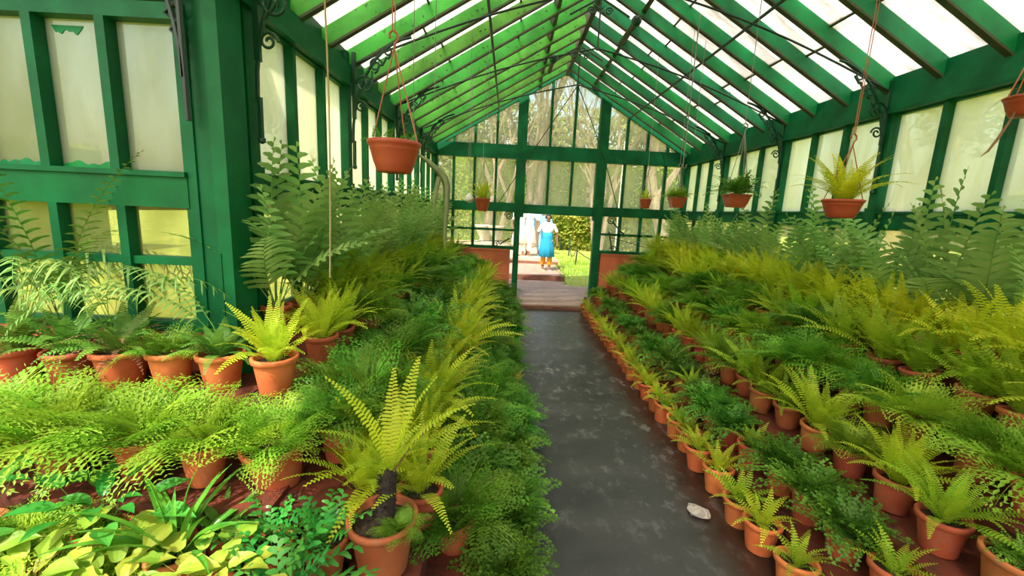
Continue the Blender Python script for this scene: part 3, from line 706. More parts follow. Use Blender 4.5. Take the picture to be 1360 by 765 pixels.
def row(x, rim, y0, y1, step, kinds, where, dia=.18, h=.165, sc=1.0, pm='terracotta', jx=.03, drift=0, vs=.14):
    y = y0; i = 0
    while y < y1:
        k = kinds[i] if isinstance(kinds, list) and i < len(kinds) else rnd.choice(kinds[-1] if isinstance(kinds, list) else kinds)
        k = rnd.choice(k) if isinstance(k, tuple) else k
        d = KINDNAME[k][1]
        plant(k, x+rnd.uniform(-jx, jx)+drift*(y-y0), y+rnd.uniform(-.02, .02), rim, dia, h, pm, '%s, %s pot from camera in %s' % (d, ORD[i], where), 'potted ferns in '+where, sc=sc*rnd.uniform(1-vs, 1+vs), tilt=(rnd.uniform(-.1, .1), rnd.uniform(-.1, .1)) if y < 4 else (0, 0))
        y += step*rnd.uniform(.95, 1.05); i += 1
# ---- left of the path
row(.07, .165, 1.62, 7.5, .25, ('maiden', 'maiden', 'maiden', 'small', 'smally'), "left path-edge row", sc=.95)
row(-.17, .32, 1.75, 7.75, .25, ('maiden', 'maiden', 'maiden', 'lace_g'), 'second row left of path', sc=1.15)
row(-.43, .50, 1.78, 7.75, .23, ('sword_y',), 'lime crest row left of path', sc=1.12, vs=.2, jx=.04)
row(-.72, .71, 2.05, 7.75, .27, ('lace_g', 'lace_g', 'maiden'), 'fourth row left of path', sc=1.22, jx=.05, vs=.2)
row(-1.0, .94, 2.62, 7.75, .27, ('lace_g', 'sword_g', 'lace_g', 'sword_y'), 'fifth row left of path', sc=1.12, jx=.05, vs=.2)
row(-1.22, 1.05, 2.95, 7.75, .28, ('sword_g', 'sword_o', 'sword_y'), 'olive row before left wall', sc=1.05)
row(-1.31, 1.06, 2.72, 7.75, .27, ('poly',), 'tall row against left wall', sc=1.42, dia=.15, vs=.2)
# ---- right of the path
row(1.40, .165, 1.48, 7.4, .235, [ 'small', 'small', 'smally', 'small', ('small', 'smally', 'smally')], 'right path-edge row', sc=.95, pm='terra_bright', jx=.012)
row(1.67, .30, 1.55, 7.75, .25, ('maiden', 'maiden', 'maiden', 'small'), 'second row right of path', sc=.92, pm='terracotta')
row(1.95, .50, 1.62, 7.75, .27, [ 'sword_g', 'sword_y', 'lace_l', 'sword_y', ('sword_y', 'sword_g', 'lace_g')], 'third row right of path', sc=.98, pm='terracotta', jx=.04, vs=.22)
row(2.24, .72, 1.55, 7.75, .27, ('lace_g', 'lace_l', 'maiden'), 'fourth row right of path', sc=1.15, jx=.05, vs=.22)
row(2.52, .88, 1.60, 7.75, .27, ('lace_g', 'sword_g', 'sword_y'), 'fifth row right of path', sc=1.18, jx=.05, vs=.2)
row(2.78, 1.02, 1.75, 7.75, .23, ('sword_o', 'sword_y', 'sword_o'), 'golden row before right wall', sc=1.15, jx=.06, vs=.2)
row(3.06, 1.03, 2.30, 7.75, .30, ('poly',), 'tall row against right wall', sc=1.38, dia=.15, vs=.28)
# ---- near left corner, pots placed one by one
G = 'pots on the near left corner steps'
plant('sword_y', -1.09, 1.96, .97, .20, .18, 'terra_bright', 'lime sword fern in sunlit orange pot, rightmost on the ledge below corner post', G, sc=.85)
plant('sword_y', -1.03, 2.33, .97, .18, .17, 'terracotta', 'lime sword fern just behind the pot below the corner post', G, sc=.9)
plant('dark', -1.36, 1.98, .97, .20, .18, 'terra_bright', 'sparse dark fern in orange pot directly below corner post', G, sc=.72, n=24)
plant('lace_g', -1.60, 1.98, .97, .19, .18, 'terra_bright', 'twiggy lacy fern in orange pot, middle of three sunlit pots', G, sc=.62, n=20)
dp = plant('dark', -1.83, 1.97, .97, .22, .18, 'terra_bright', 'dark ladder fern with dry brown fronds in widest sunlit orange pot', G, sc=.85, n=20)
for i in range(22): put('dry_frond', FR['dry'][i % 3][1], dp, (0, 0, .15), (0, 0, i*2.4), rnd.uniform(.9, 1.5))
plant('dark', -2.08, 1.98, .95, .2, .18, 'terracotta', 'dark ladder fern at left of the sunlit pots on upper ledge', G, sc=1.0, n=26)
plant('dark', -2.35, 1.98, .95, .2, .18, 'terracotta', 'dark ladder fern at far left end of upper ledge', G, sc=1.0, n=26)
def special(kind, x, y, rim, label, fr, nm='potted_arching_fern'):
    root = thing(nm, label, 'fern', (x, y, rim-.17), 0, G); p, so = get_pot(.16, .17, 'terracotta'); put('pot', p, root); put('soil', so, root)
    for (k, v, az, s_) in fr: put('frond', FR[k][v][1], root, (0, 0, .14), (rnd.uniform(-.1, .1), 0, az), s_)
    return root
special('sweep', -1.42, 2.09, .965, 'arching fern with two long pale fronds sweeping left below the corner post', [('sweep', 0, 3.2, .95), ('sweep', 1, 3.45, .85), ('dark', 3, 2.6, .8), ('dark', 4, 3.6, .8), ('dark', 2, .8, .5)])
special('tall', -2.22, 2.10, .965, 'tall fern with upright feathery fronds before frosted panes at left edge', [('tall', 0, 2.9, 1.02), ('tall', 1, .3, 1.0), ('tall', 2, 3.9, .95), ('tall', 3, 5.8, .9), ('tall', 1, 1.7, .85), ('tall', 2, 3.2, 1.1)])
special('weep', -2.42, 2.10, .965, 'weeping fern with ribbon leaflets hanging before lower panes at left', [('weep', i % 4, -.9+.28*i, 1.0) for i in range(9)])
special('weep', -1.98, 2.10, .965, 'second weeping fern with ribbon leaflets, nearer the corner post', [('weep', i % 4, -.8+.7*i, .8) for i in range(9)])
plant('poly', -1.34, 2.46, 1.10, .16, .17, 'terracotta', 'pale lobed fern with tall upright frond right of the corner post', G, sc=1.45, n=14)
plant('lace_l', -.92, 1.64, .74, .235, .22, 'terracotta', 'grassy green fern in big tilted terracotta pot', G, sc=.85, tilt=(.12, -.1))
plant('lace_g', -.72, 1.80, .74, .185, .18, 'terracotta', 'dark lacy fern right of the big tilted pot', G, sc=.9)
plant('lace_l', -1.18, 1.58, .74, .17, .17, 'terracotta', 'light lacy fern left of the big tilted pot', G, sc=1.0)
plant('lace_l', -1.45, 1.60, .74, .18, .17, 'terracotta', 'light lacy fern with drooping fronds below sunlit orange pots', G, sc=1.15)
plant('lace_l', -1.75, 1.58, .74, .18, .17, 'terracotta', 'bushy light lacy fern, second from left edge on middle ledge', G, sc=1.25)
plant('lace_l', -2.05, 1.60, .74, .18, .17, 'terracotta', 'bushy light lacy fern at left edge on middle ledge', G, sc=1.25)
plant('strap', -1.10, 1.30, .50, .17, .15, 'terracotta', 'glossy strap-leaved plant among broad leaves at lower left', G, cat='plant', sc=1.05, n=26)
for x, y, z, k, lb, sc_ in (
    (-1.85, 1.36, .52, 'broad', 'green broad-leaved plant at left edge before the red step', 1.25), (-1.42, 1.38, .51, 'broad', 'green broad-leaved plant immediately left of the strap-leaved plant', 1.1),
    (-1.62, 1.30, .49, 'lace_l', 'small lacy fern between the broad-leaved plants at left edge', .8), (-1.42, 1.14, .46, 'chart', 'chartreuse broad-leaved plant at bottom left edge', 1.05),
    (-1.14, 1.12, .46, 'chart', 'chartreuse broad-leaved plant directly below the strap-leaved plant', 1.0), (-.90, 1.17, .47, 'chart', 'chartreuse broad-leaved plant right of the strap-leaved plant', .9),
    (-.82, 1.38, .48, 'holly', 'dark glossy holly fern immediately right of strap-leaved plant', .9), (-.62, 1.38, .50, 'holly', 'glossy holly fern below the big tilted pot', .9),
    (-1.28, 1.25, .46, 'lace_l', 'small lacy fern in front of the strap-leaved plant', .65), (-1.0, 1.42, .50, 'dark', 'small dark fern behind the strap-leaved plant', .6),
    (-1.68, 1.16, .46, 'chart', 'pale broad-leaved plant in the bottom left corner', 1.05)):
    plant(k, x, y, z, .16, .15, 'terracotta', lb, G, cat='fern' if k in ('holly', 'dark', 'lace_l') else 'plant', sc=sc_)
plant('holly', -.66, 1.16, .47, .21, .18, 'terracotta', 'glossy holly fern in cut-off terracotta pot at bottom', G, sc=1.1)
tf = plant('dark', -.42, 1.42, .565, .25, .22, 'terracotta', 'young tree fern with fuzzy black trunk in large terracotta pot', G, sc=.01, n=1)
for o in list(tf.children):
    if o.name.startswith('frond'): bpy.data.objects.remove(o)
tb = MB(); pts = [(0, 0, .17), (.01, .005, .24), (.02, 0, .31), (.02, .01, .36), (.03, .01, .40)]
tb.tube(pts, [.038, .036, .030, .028, .018], 10)
for i in range(260):
    t = rnd.random(); z = .18+.22*t; a = rnd.uniform(0, 6.28); r = .034-.01*t; k = len(tb.v)
    p = V(.02*t+r*math.cos(a), r*math.sin(a), z); d = V(math.cos(a), math.sin(a), rnd.uniform(-.2, .8))*rnd.uniform(.01, .025)
    tb.v += [p+V(0, 0, .003), p-V(0, 0, .003), p+d]; tb.f.append((k, k+1, k+2))
tf.rotation_euler = (0, 0, 0)
build(tb, 'trunk', M['trunk'], tf)
for i, (az, s_, v) in enumerate(((.5, 1.15, 1), (1.2, 1.25, 2), (2.0, 1.1, 1), (2.8, 1.2, 2), (3.6, .95, 3), (5.4, 1.0, 3), (0.0, 1.1, 3), (4.4, .8, 4))):
    put('frond', FR['sword_y'][v][1], tf, (.03, .01, .39), (0, 0, az), s_)
put('seedling', foliage_mesh('lace_g', 1), tf, (.07, -.04, .18), (0, 0, 1), .32, label='patch of small green seedlings')
build(MB().tube([(.03, .0, .38), (.09, .04, .48), (.17, .10, .55)], .004, 5), 'stalk', M['dry'], tf)
plant('sword_y', -.56, 1.62, .54, .19, .17, 'terracotta', 'lime sword fern directly behind and left of the tree fern pot', G, sc=.92, n=26)
plant('sword_y', -.33, 1.66, .52, .19, .17, 'terracotta', 'lime sword fern directly behind and right of the tree fern pot', G, sc=.92, n=26)
# big pots at the lower right edge
pr_ = plant('maiden', 1.98, 1.38, .52, .23, .19, 'terracotta', 'mossy fern seedlings in large terracotta pot at right edge of frame', 'pots at the right edge', sc=.45)
# crumpled wrapper
b = MB(); b.lathe([(.002, 0), (.05, .003), (.062, .018), (.045, .034), (.02, .04), (.003, .036)], 14)
for v in b.v: v.x = v.x*1.35+rnd.uniform(-.012, .012); v.y += rnd.uniform(-.012, .012); v.z = max(0, v.z+rnd.uniform(-.009, .009))
build(b, 'crumpled_wrapper', M['paper'], loc=None, label='crumpled pale wrapper on floor beside right path-edge pots', category='litter') if False else put('crumpled_wrapper', b.mesh('crumpled_wrapper', M['paper']), None, (1.19, 2.235, .001), (0, 0, -.9), .85, label='crumpled pale wrapper on floor beside right path-edge pots', category='litter')

# ------------------------------------------------------------------ hanging things
def hook_rod(b, x, y, z0, z1, r=.003): b.tube([(x, y, z0), (x, y, z1)], r, 5)
def basket_round(x, y, rim, dia, h, kind, label, hook, top, cordm, sc, n, group='hanging pots', square=False, nm='hanging_pot', pm='basket'):
    t = thing(nm, label, 'hanging pot', (x, y, rim-h), 0, group)
    b = MB(); r = dia/2
    prof = [(.004, 0), (r*.62, 0), (r*.66, .006), (r*.80, h*.35), (r*.90, h*.68), (r*.915, h*.70), (r*.935, h*.74), (r*.93, h*.80), (r*1.0, h*.86), (r*1.02, h*.90), (r*1.02, h*.98), (r*.97, h), (r*.92, h*.97), (r*.86, h*.8), (.01, h*.78)]
    b.lathe(prof, 4 if square else 30)
    if square:
        for v in b.v: v.x, v.y = (v.x-v.y)*.82, (v.x+v.y)*.62
    build(b, 'bowl', M[pm], t, not square)
    sb = MB(); sb.lathe([(r*.87, h*.84), (r*.5, h*.90), (.003, h*.92)], 14)
    if square:
        for v in sb.v: v.x *= .8; v.y *= .6
    build(sb, 'soil', M['soil'], t)
    for a in (2.9, -.25, 1.35, -1.4)[:3 if not square else 4]:
        q = r*(.98 if not square else .78); build(MB().tube([(q*math.cos(a), q*math.sin(a)*(1 if not square else .8), h*.93), (0, 0, hook-rim+h)], .0035, 5), 'cord', M[cordm], t)
    hb = MB(); z = hook-rim+h; hb.tube([(.0, 0, z-.005), (.004, 0, z+.02), (.018, 0, z+.035), (.014, 0, z+.06), (-.006, 0, z+.075), (-.022, 0, z+.062), (-.02, 0, z+.04)], .006, 6); build(hb, 'hook', M['orange_cord'] if cordm == 'orange_cord' else M['wire'], t)
    wb = MB(); wb.tube([(-.008, 0, z+.07), (-.012, 0, top-rim+h)], .003, 5); wb.tube([(.004, 0, z+.07), (.008, 0, top-rim+h)], .003, 5) if cordm == 'orange_cord' else None; build(wb, 'hanging_cord', M[cordm], t)
    R = random.Random(int(x*100))
    for v, az, s, tl, rr in frond_set(kind, R, n): put('frond', FR[kind][v][1], t, (rr*math.cos(az)*1.3, rr*math.sin(az)*1.3, h*.85), (tl, 0, az), s*sc)
    return t
hb_ = basket_round(-.58, 2.2, 2.012, .255, .150, 'maiden', 'round terracotta-coloured hanging bowl with tiny seedlings, nearest on left', 2.44, rz(-.58)+.15, 'orange_cord', .30, 10)
for i in range(9):
    a = i*.75; put('frond', FR['maiden'][i % 5][1], hb_, (.085*math.cos(a), .085*math.sin(a), .138), (0, 0, a+1), .34)
basket_round(-.33, 5.3, 1.845, .185, .155, 'sword_y', 'small hanging pot of lime fern before end wall left of doorway', 2.25, rz(-.33)+.15, 'wire', .70, 34)
basket_round(2.38, 3.1, 1.894, .255, .13, 'sword_o', 'big hanging pot of golden fern before right wall, largest on right', 2.27, rz(2.38)+.15, 'orange_cord', 1.0, 46)
basket_round(2.08, 4.0, 1.952, .25, .12, 'maiden', 'rectangular hanging pot with dark spreading plant, second on right', 2.5, rz(2.08)+.15, 'wire', 1.0, 26, square=True)
basket_round(1.92, 5.0, 1.949, .215, .118, 'lace_l', 'rectangular hanging pot with light leafy plant under long wire hook', 2.25, rz(1.92)+.15, 'wire', .6, 26, square=True)
basket_round(1.81, 5.8, 1.95, .16, .125, 'sword_y', 'smallest hanging pot with short lime tuft right of doorway', 2.3, rz(1.81)+.15, 'wire', .42, 24)
t7 = basket_round(2.70, 2.36, 2.42, .20, .10, 'dry', 'round orange hanging pot cut off by right edge of frame', 2.75, rz(2.70)+.15, 'orange_cord', .8, 5)
build(MB().tube([(-.05, 0, .05), (-.10, -.02, -.03), (-.15, -.03, -.12), (-.19, -.03, -.19), (-.215, -.02, -.22)], [.003, .006, .007, .005, .001], 5), 'trailing_leaf', M['dry'], t7)
def wire(x, y, z0, z1, m, label, hook=True, slack=0, name='hanging_wire', r=.003):
    pts = [(x, y, z1)]+[(x+slack*math.sin(PI*i/6), y, z1+(z0-z1)*i/6) for i in range(1, 6)]+[(x, y, z0)]
    if hook: pts += [(x+.012, y, z0-.02), (x+.03, y, z0-.018), (x+.036, y, z0+.02)]
    build(MB().tube(pts, r, 5), name, M[m], label=label, category='wire', group='wires hanging from the roof')
wire(-.957, 2.3, 1.30, rz(-.957), 'rope', 'pale cord hanging from roof down into ferns left of the hanging bowl', False, .02, 'plant_string', .0045)
wire(-.63, 3.6, 2.56, rz(-.63), 'wire', 'thin wire with small hook just right of the hanging bowl')
wire(-.435, 4.5, 2.18, rz(-.435), 'wire', 'thin long wire ending above the small pot left of the doorway')
wire(-.27, 4.7, 2.5, rz(-.27), 'wire', 'thin wire hanging between tie rods left of roof centre', False)
wire(1.79, 4.6, 2.25, rz(1.79), 'wire', 'pale grey wire ending in long hook before the right end wall', True, 0, r=.0055)
wire(2.0, 4.9, 2.6, rz(2.0), 'wire', 'thin wire without pot beside the long wire hook', False)
# white glass float left of the doorway (hangs in front of the end wall)
t = thing('hanging_globe', 'small white globe on a thin wire left of the lime hanging pot', 'globe', (-.50, 5.4, 1.83), 0)
build(MB().lathe([(.004, -.05), (.035, -.042), (.055, -.01), (.05, .02), (.02, .06), (.004, .075)], 14), 'globe', M['white'], t, True)
build(MB().tube([(0, 0, .07), (0, 0, rz(-.50)-1.83)], .0025, 4), 'wire', M['wire'], t)
# staghorn fern blade bending down behind the bowl
t = thing('staghorn_fern', 'pale olive forked blade bending down behind the hanging bowl', 'fern', (-.70, 3.3, 2.09), 0)
b = MB(); P = [(0, 0, .0), (.09, 0, -.06), (.16, 0, -.12), (.205, 0, -.17), (.222, 0, -.23), (.222, 0, -.36), (.215, 0, -.50), (.212, 0, -.62), (.22, 0, -.70)]
W_ = [.012, .035, .045, .052, .05, .04, .032, .022, .002]
for i, (p, w2) in enumerate(zip(P, W_)):
    p = V(*p); d = (V(*P[min(i+1, 8)])-V(*P[max(i-1, 0)])).normalized(); s = V(0, 1, 0).cross(d).normalized(); n_ = V(0, 1, 0)
    b.v += [p+s*w2*.55, p-n_*w2*.25, p-s*w2*.55, p+n_*.006]
    if i:
        k = 4*(i-1)
        for j in range(4): b.f.append((k+j, k+(j+1) % 4, k+4+(j+1) % 4, k+4+j))
build(b, 'blade', M['stag'], t, True)
build(MB().tube([(.165, 0, -.16), (.145, 0, -.25), (.13, 0, -.36), (.125, -.01, -.45)], [.02, .018, .014, .002], 6), 'lobe', M['stag'], t)
build(MB().tube([(0, 0, 0), (-.03, 0, .25), (-.03, 0, rz(-.73)-2.09)], .003, 5), 'wire', M['wire'], t)

# ------------------------------------------------------------------ people outside
def skin_mesh(name, joints, edges, m, lvl=2):
    me = bpy.data.meshes.new(name); me.from_pydata([j[0] for j in joints], edges, []); o = bpy.data.objects.new(name, me); COL.objects.link(o)
    sk = o.modifiers.new('s', 'SKIN'); 
    for v, j in zip(me.skin_vertices[0].data, joints): v.radius = (j[1], j[2] if len(j) > 2 else j[1])
    me.skin_vertices[0].data[0].use_root = True
    o.modifiers.new('u', 'SUBSURF').levels = lvl
    dg = bpy.context.evaluated_depsgraph_get(); r = bpy.data.meshes.new_from_object(o.evaluated_get(dg)); bpy.data.objects.remove(o)
    r.materials.clear(); r.materials.append(m); r.shade_smooth(); r.name = name; return r
def person(loc, rz_, label, group, sc, top, bottom, step=.12, kurta=None, scarf=None, hair='hair', arm=.10, cap=None):
    t = thing('person', label, 'person', loc, rz_, group); t.scale = (sc, sc, sc)
    J, E = [], []
    def j(p, r, r2=None, par=None):
        J.append((p, r, r2 or r)); 
        if par is not None: E.append((par, len(J)-1))
        return len(J)-1
    pel = j((0, 0, .90), .13, .095); ch = j((0, 0, 1.12), .115, .085, pel); sh = j((0, 0, 1.33), .14, .085, ch); nk = j((0, 0, 1.42), .05, .05, sh)
    hd = j((0, -.01, 1.49), .062, .07, nk); cr = j((0, -.01, 1.58), .07, .082, hd); j((0, 0, 1.63), .045, .05, cr)
    hands = []
    for s in (-1, 1):
        hp = j((s*.085, 0, .84), .085, .085, pel); fy = -step*s
        kn = j((s*.09, fy*.6-.03, .46), .055, .055, hp); an = j((s*.09, fy, .08), .035, .04, kn); j((s*.10, fy-.13, .03), .035, .022, an)
        a = j((s*.17, 0, 1.34), .05, .05, sh); el = j((s*(.19+arm), .02, 1.07), .037, .037, a); wr = j((s*(.19+arm), -.06, .84), .026, .026, el)
        pm = j((s*(.19+arm), -.075, .78), .030, .016, wr); hands.append((s, pm))
        for q in range(4): f1 = j((s*(.19+arm), -.10+.018*q, .735-.004*abs(q-1.5)), .0085, .0085, pm); j((s*(.185+arm), -.105+.018*q, .70-.006*abs(q-1.5)), .0075, .0075, f1)
        t1 = j((s*(.17+arm), -.105, .765), .010, .010, pm); j((s*(.16+arm), -.115, .735), .008, .008, t1)
    put('body', skin_mesh('body', J, E, M['skin']), t)
    # face
    fb = MB(); fb.tube([(0, -.085, 1.565), (0, -.108, 1.53), (0, -.095, 1.522)], [.008, .013, .008], 6); build(fb, 'nose', M['skin'], t, True)
    eb = MB()
    for s in (-1, 1): eb.lathe([(.003, -.008), (.010, 0), (.003, .008)], 8, (s*.03, -.083, 1.56))
    build(eb, 'eyes', M['hair'], t); build(MB().box(-.022, .022, -.092, -.084, 1.492, 1.50), 'mouth', M['terracotta'], t)
    for s in (-1, 1): build(MB().lathe([(.004, -.025), (.016, 0), (.004, .025)], 8, (s*.078, 0, 1.545)), 'ear', M['skin'], t)
    hb2 = MB(); hb2.lathe([(.095, -.05), (.100, .0), (.088, .05), (.05, .085), (.004, .095)], 16, (0, .022, 1.575))
    for v in hb2.v:
        if v.y < -.02 and v.z < 1.622: v.y = -.02-.12*max(0, v.z-1.60)
    build(hb2, 'hair', M[hair], t, True)
    # clothing: sleeves and torso, trousers
    J, E = [], []; p0 = j((0, 0, .92), .15, .115); c0 = j((0, 0, 1.12), .135, .105, p0); s0 = j((0, 0, 1.33), .150, .10, c0); j((0, 0, 1.385), .07, .07, s0)
    for s in (-1, 1): a = j((s*.17, 0, 1.34), .068, .068, s0); el = j((s*(.185+arm), .015, 1.12), .055, .055, a); (j((s*(.19+arm), -.05, .87), .045, .045, el) if kurta is None else None)
    put('shirt', skin_mesh('shirt', J, E, M[top]), t)
    J, E = [], []; p0 = j((0, 0, .95), .145, .11)
    for s in (-1, 1):
        fy = -step*s; hp = j((s*.085, 0, .82), .10, .10, p0); kn = j((s*.09, fy*.6-.03, .46), .085, .085, hp); j((s*.09, fy, .14), .075, .08, kn)
    put('trousers', skin_mesh('trousers', J, E, M[bottom]), t)
    if kurta:
        kb = MB(); kb.lathe([(.15, 1.14), (.152, 1.0), (.18, .88), (.21, .70), (.245, .42), (.235, .415), (.19, .70), (.10, 1.1)], 26, sy=.95)
        for v in kb.v:
            a = math.atan2(v.y, v.x); k = max(0, (1.0-v.z))*.05; v.x += k*math.sin(a*7)*.6; v.y += k*math.cos(a*7)*.6
        build(kb, 'kurta', M[kurta], t, True)
    if scarf:
        sb = MB(); sb.lathe([(.075, 1.44), (.13, 1.39), (.185, 1.31), (.165, 1.20), (.12, 1.12), (.08, 1.10)], 22, sy=.78)
        for v in sb.v: v.z += -.09*max(0, -v.y/.15)+.012*math.sin(9*math.atan2(v.y, v.x)); v.y -= .012
        build(sb, 'scarf', M[scarf], t, True)
    for s in (-1, 1):
        fy = -step*s; build(MB().box(s*.10-.045, s*.10+.045, fy-.19, fy+.07, -.005, .035), 'shoe', M['shoe'], t)
    return t
person((1.02, 11.13, .222), .06, 'woman in white scarf, bright blue tunic and orange trousers walking up to doorway', None, .875, 'white', 'orange', step=.07, kurta='blue', scarf='white')
b_ = person((1.12, 14.2, .302), .1, 'person in light blue standing directly behind the woman in the bright blue tunic', None, 1.0, 'ltblue', 'ltblue', step=.03)
person((.66, 13.9, .302), -.4, 'person in loose white clothes, left of the woman with orange trousers', None, 1.02, 'white', 'white', step=.16, arm=.14, kurta='white', scarf='white')
person((.36, 13.7, .302), .5, 'person in white clothes cut off by left edge of the doorway', None, 1.02, 'white', 'white', step=.10, kurta='white')
# chain fence
fposts = [(1.98, 12.3, .27), (2.05, 14.3, .33), (2.35, 17.2, .4), (1.95, 15.9, .36)]
fl = ['nearest black iron post of chain fence on the lawn', 'second black iron post of chain fence on the lawn', 'farthest post of chain fence beside the sandy walk', 'pale post of chain fence just beyond the second']
for (x, y, z), lb in zip(fposts, fl):
    b = MB(); b.tube([(0, 0, -.1), (.03, 0, .48), (.035, 0, .55)], [.022, .018, .004], 8); b.tube([(-.04, 0, .40), (.05, 0, .42)], .012, 6)
    o = put('fence_post', b.mesh('fence_post', M['iron']), None, (x, y, z), label=lb, category='post', group='chain fence posts')
for a, c_, lb in ((fposts[0], fposts[1], 'black chain sagging between nearest two fence posts'), ((3.4, 11.6, .25), fposts[0], 'black chain running right from the nearest fence post'), (fposts[1], fposts[3], 'black chain sagging beyond the second fence post')):
    pts = []
    for i in range(11): t_ = i/10; pts.append((a[0]+(c_[0]-a[0])*t_, a[1]+(c_[1]-a[1])*t_, a[2]+(c_[2]-a[2])*t_+.42-.30*math.sin(PI*t_)))
    build(MB().tube(pts, .012, 5), 'fence_chain', M['iron'], label=lb, category='chain')
b = MB().tube([(3.42, 11.6, .1), (3.42, 11.6, .75)], .02, 8); build(b, 'fence_post', M['iron'], label='black chain fence post on lawn hidden right of doorway', category='post', group='chain fence posts')

# ------------------------------------------------------------------ trees, hedges
def leaves_ball(b, R, c, rx, ry, rz2, n, s):
    for i in range(n):
        u = R.uniform(-1, 1); a = R.uniform(0, 2*PI); q = math.sqrt(1-u*u); r = R.uniform(.72, 1.05)
        p = V(c[0]+rx*q*math.cos(a)*r, c[1]+ry*q*math.sin(a)*r, c[2]+rz2*u*r); d = V(R.uniform(-1, 1), R.uniform(-1, 1), R.uniform(-1, 1)).normalized(); e = d.orthogonal().normalized(); k = len(b.v); l = s*R.uniform(.6, 1.3)
        b.v += [p, p+d*l*.5+e*l*.3, p+d*l, p+d*l*.5-e*l*.3]; b.f.append((k, k+1, k+2, k+3))
def hedge(x, y, w_, d_, h, label, n, arch=False, mm='hedge_leaf', z=0):
    R = random.Random(int(x*10+y)); t = thing('clipped_hedge', label, 'hedge', (x, y, z)); b = MB()
    b.box(-w_/2+.1, w_/2-.1, -d_/2+.1, d_/2-.1, -.1, h-.1); build(b, 'core', M['lace_g'], t); b = MB()
    for i in range(n):
        f = R.random(); 
        if f < .6: p = V(R.uniform(-w_/2, w_/2), -d_/2+R.uniform(-.05, .12), R.uniform(0, h))
        elif f < .85: p = V(R.uniform(-w_/2, w_/2), R.uniform(-d_/2, d_/2), h-R.uniform(0, .15))
        else: p = V(R.choice((-1, 1))*w_/2, R.uniform(-d_/2, d_/2), R.uniform(0, h))
        p.z *= 1-.10*(2*p.x/w_)**2 if arch else 1
        d = V(R.uniform(-1, 1), R.uniform(-1, .3), R.uniform(-.5, 1)).normalized(); e = d.orthogonal().normalized(); k = len(b.v); l = .13*R.uniform(.6, 1.4)
        b.v += [p, p+d*l*.5+e*l*.35, p+d*l, p+d*l*.5-e*l*.35]; b.f.append((k, k+1, k+2, k+3))
    build(b, 'foliage', M[mm], t, kind='stuff')
hedge(3.3, 16.6, 3.6, 1.2, 1.35, 'low clipped bright green hedge beyond the lawn right of the people', 3500, z=.3)
hedge(.4, 20.5, 6, 1.6, 4.2, 'tall arched green hedge filling view above the doorway', 7000, True)
hedge(-6.5, 20, 7, 1.8, 3.6, 'tall green hedge behind end wall panes at left', 5500, True)
hedge(8.0, 20.5, 8, 1.8, 4.0, 'tall green hedge behind end wall panes at right', 6500, True)
hedge(-13, 6, 1.6, 15, 3.0, 'green hedge running outside the left wall', 5000)
hedge(16, 6, 1.6, 15, 3.0, 'green hedge running outside the right wall', 5000)
def tree(x, y, stems, label, crown=None, seed=1):
    R = random.Random(seed); t = thing('tree', label, 'tree', (x, y, 0)); b = MB()
    def limb(p, d, l, r, dep):
        pts = [p]; q = p.copy(); dd = d.normalized()
        for i in range(4): dd = (dd+V(R.uniform(-.12, .12), R.uniform(-.12, .12), .05)).normalized(); q = q+dd*l/4; pts.append(q)
        b.tube([tuple(v) for v in pts], [r*(1-.12*i) for i in range(5)], 8 if dep < 1 else 5)
        if dep < 3:
            for i in range(3 if dep else 4): limb(pts[-1-(i % 2)], (dd+V(R.uniform(-.8, .8), R.uniform(-.5, .5), R.uniform(0, .5))), l*R.uniform(.5, .75), r*.5, dep+1)
    for (dx, lx, r, l) in stems: limb(V(dx, 0, -.1), V(lx, 0, 1), l, r, 0)
    build(b, 'trunk', M['bark'], t)
    if crown:
        b = MB()
        for c in range(crown[3]): leaves_ball(b, R, (R.uniform(-1, 1)*crown[0], R.uniform(-1, 1)*crown[0]*.7, crown[1]+R.uniform(-1, 1)*crown[2]), .9, .8, .7, 240, .22)
        build(b, 'crown', M['tree_leaf'], t, kind='stuff')
tree(3.1, 15.0, [(.05, .0, .13, 1.9), (.02, -.20, .11, 3.4), (.08, .10, .12, 3.4), (.05, -.06, .10, 3.2)], 'forked grey-brown tree seen through panes above right side of doorway', (2.2, 7.6, 1.2, 14), 3)
tree(-.9, 16.2, [(0, .05, .22, 3.2), (.3, .35, .14, 3.0)], 'grey-brown tree seen through panes left of left door post', (2.2, 7.2, 1.0, 12), 5)
tree(5.2, 13.6, [(0, -.12, .26, 3.2), (.25, .2, .18, 3)], 'pale sunlit trunk seen through rightmost panes of the end wall', (2.2, 6.8, 1.0, 12), 8)
tree(1.15, 19.0, [(0, .0, .30, 4.5), (-.2, -.15, .2, 4)], 'bare branching tree seen through the gable above doorway', (2.6, 8.6, 1.0, 12), 11)
tree(-5.5, 12.5, [(0, .1, .25, 3.2)], 'leafy tree outside beyond the left wall', (2.4, 5.5, 1.5, 18), 13)
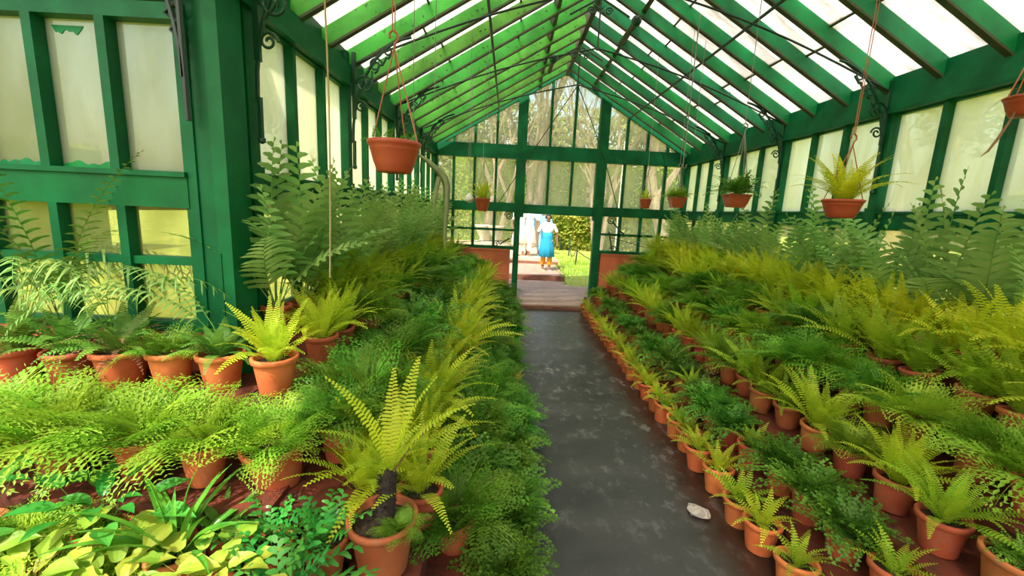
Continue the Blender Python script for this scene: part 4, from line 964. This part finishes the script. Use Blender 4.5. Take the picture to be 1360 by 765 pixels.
tree(9.5, 10.5, [(0, -.1, .25, 3.2)], 'leafy tree outside beyond the right wall', (2.4, 5.5, 1.5, 18), 17)
R_ = random.Random(4)
for i, (x, y) in enumerate(((-11, 27), (-6, 29), (-1, 28), (4, 30), (9, 28), (14, 27))):
    t = thing('tree', ['round-crowned tree far behind left hedge', 'dense tree far behind between left hedges', 'dense tree far behind the arched hedge', 'tall dense tree far behind right of arched hedge', 'round-crowned tree far behind right hedge', 'dense tree far behind at extreme right'][i], 'tree', (x, y, 0), 0, 'trees far behind the hedges')
    build(MB().tube([(0, 0, -.1), (0, 0, 4), (.2, 0, 6)], [.3, .22, .1], 8), 'trunk', M['bark'], t); b = MB()
    for c in range(16): leaves_ball(b, R_, (R_.uniform(-2.3, 2.3), R_.uniform(-1.2, 1.2), R_.uniform(2.5, 8.5)), 1.5, 1.2, 1.2, 240, .4)
    build(b, 'crown', M['tree_leaf'], t, kind='stuff')
# white lamp pole, pots on plinths seen through the low panes
o = build(MB().tube([(3.04, 12, -.05), (3.06, 12, 3.7)], .045, 10), 'white_pole', M['white'], label='white pole standing outside right of the right door post', category='pole')
for x, y, lb in ((-.35, 12, 'pale stone urn outside left of the doorway'), (-.75, 12.4, 'second pale stone urn farther left of the doorway')):
    t = thing('garden_urn', lb, 'urn', (x, y, -.02)); build(MB().box(-.22, .22, -.22, .22, 0, .85), 'plinth', M['stone'], t)
    build(MB().lathe([(.06, .85), (.09, .88), (.06, .95), (.16, 1.08), (.2, 1.25), (.23, 1.3), (.2, 1.31), (.01, 1.27)], 18), 'bowl', M['stone'], t, True)
t = thing('garden_bench', 'grey garden bench far behind the doorway seen above the lintel', 'bench', (1.45, 17.5, .9))
build(MB().box(-.75, .75, -.2, .2, .5, .56), 'seat', M['stone'], t); build(MB().box(-.75, .75, .17, .22, .58, 1.0), 'backrest', M['stone'], t)
for s in (-1, 1): build(MB().box(s*.6-.05, s*.6+.05, -.2, .2, -.6, .5), 'leg', M['stone'], t)
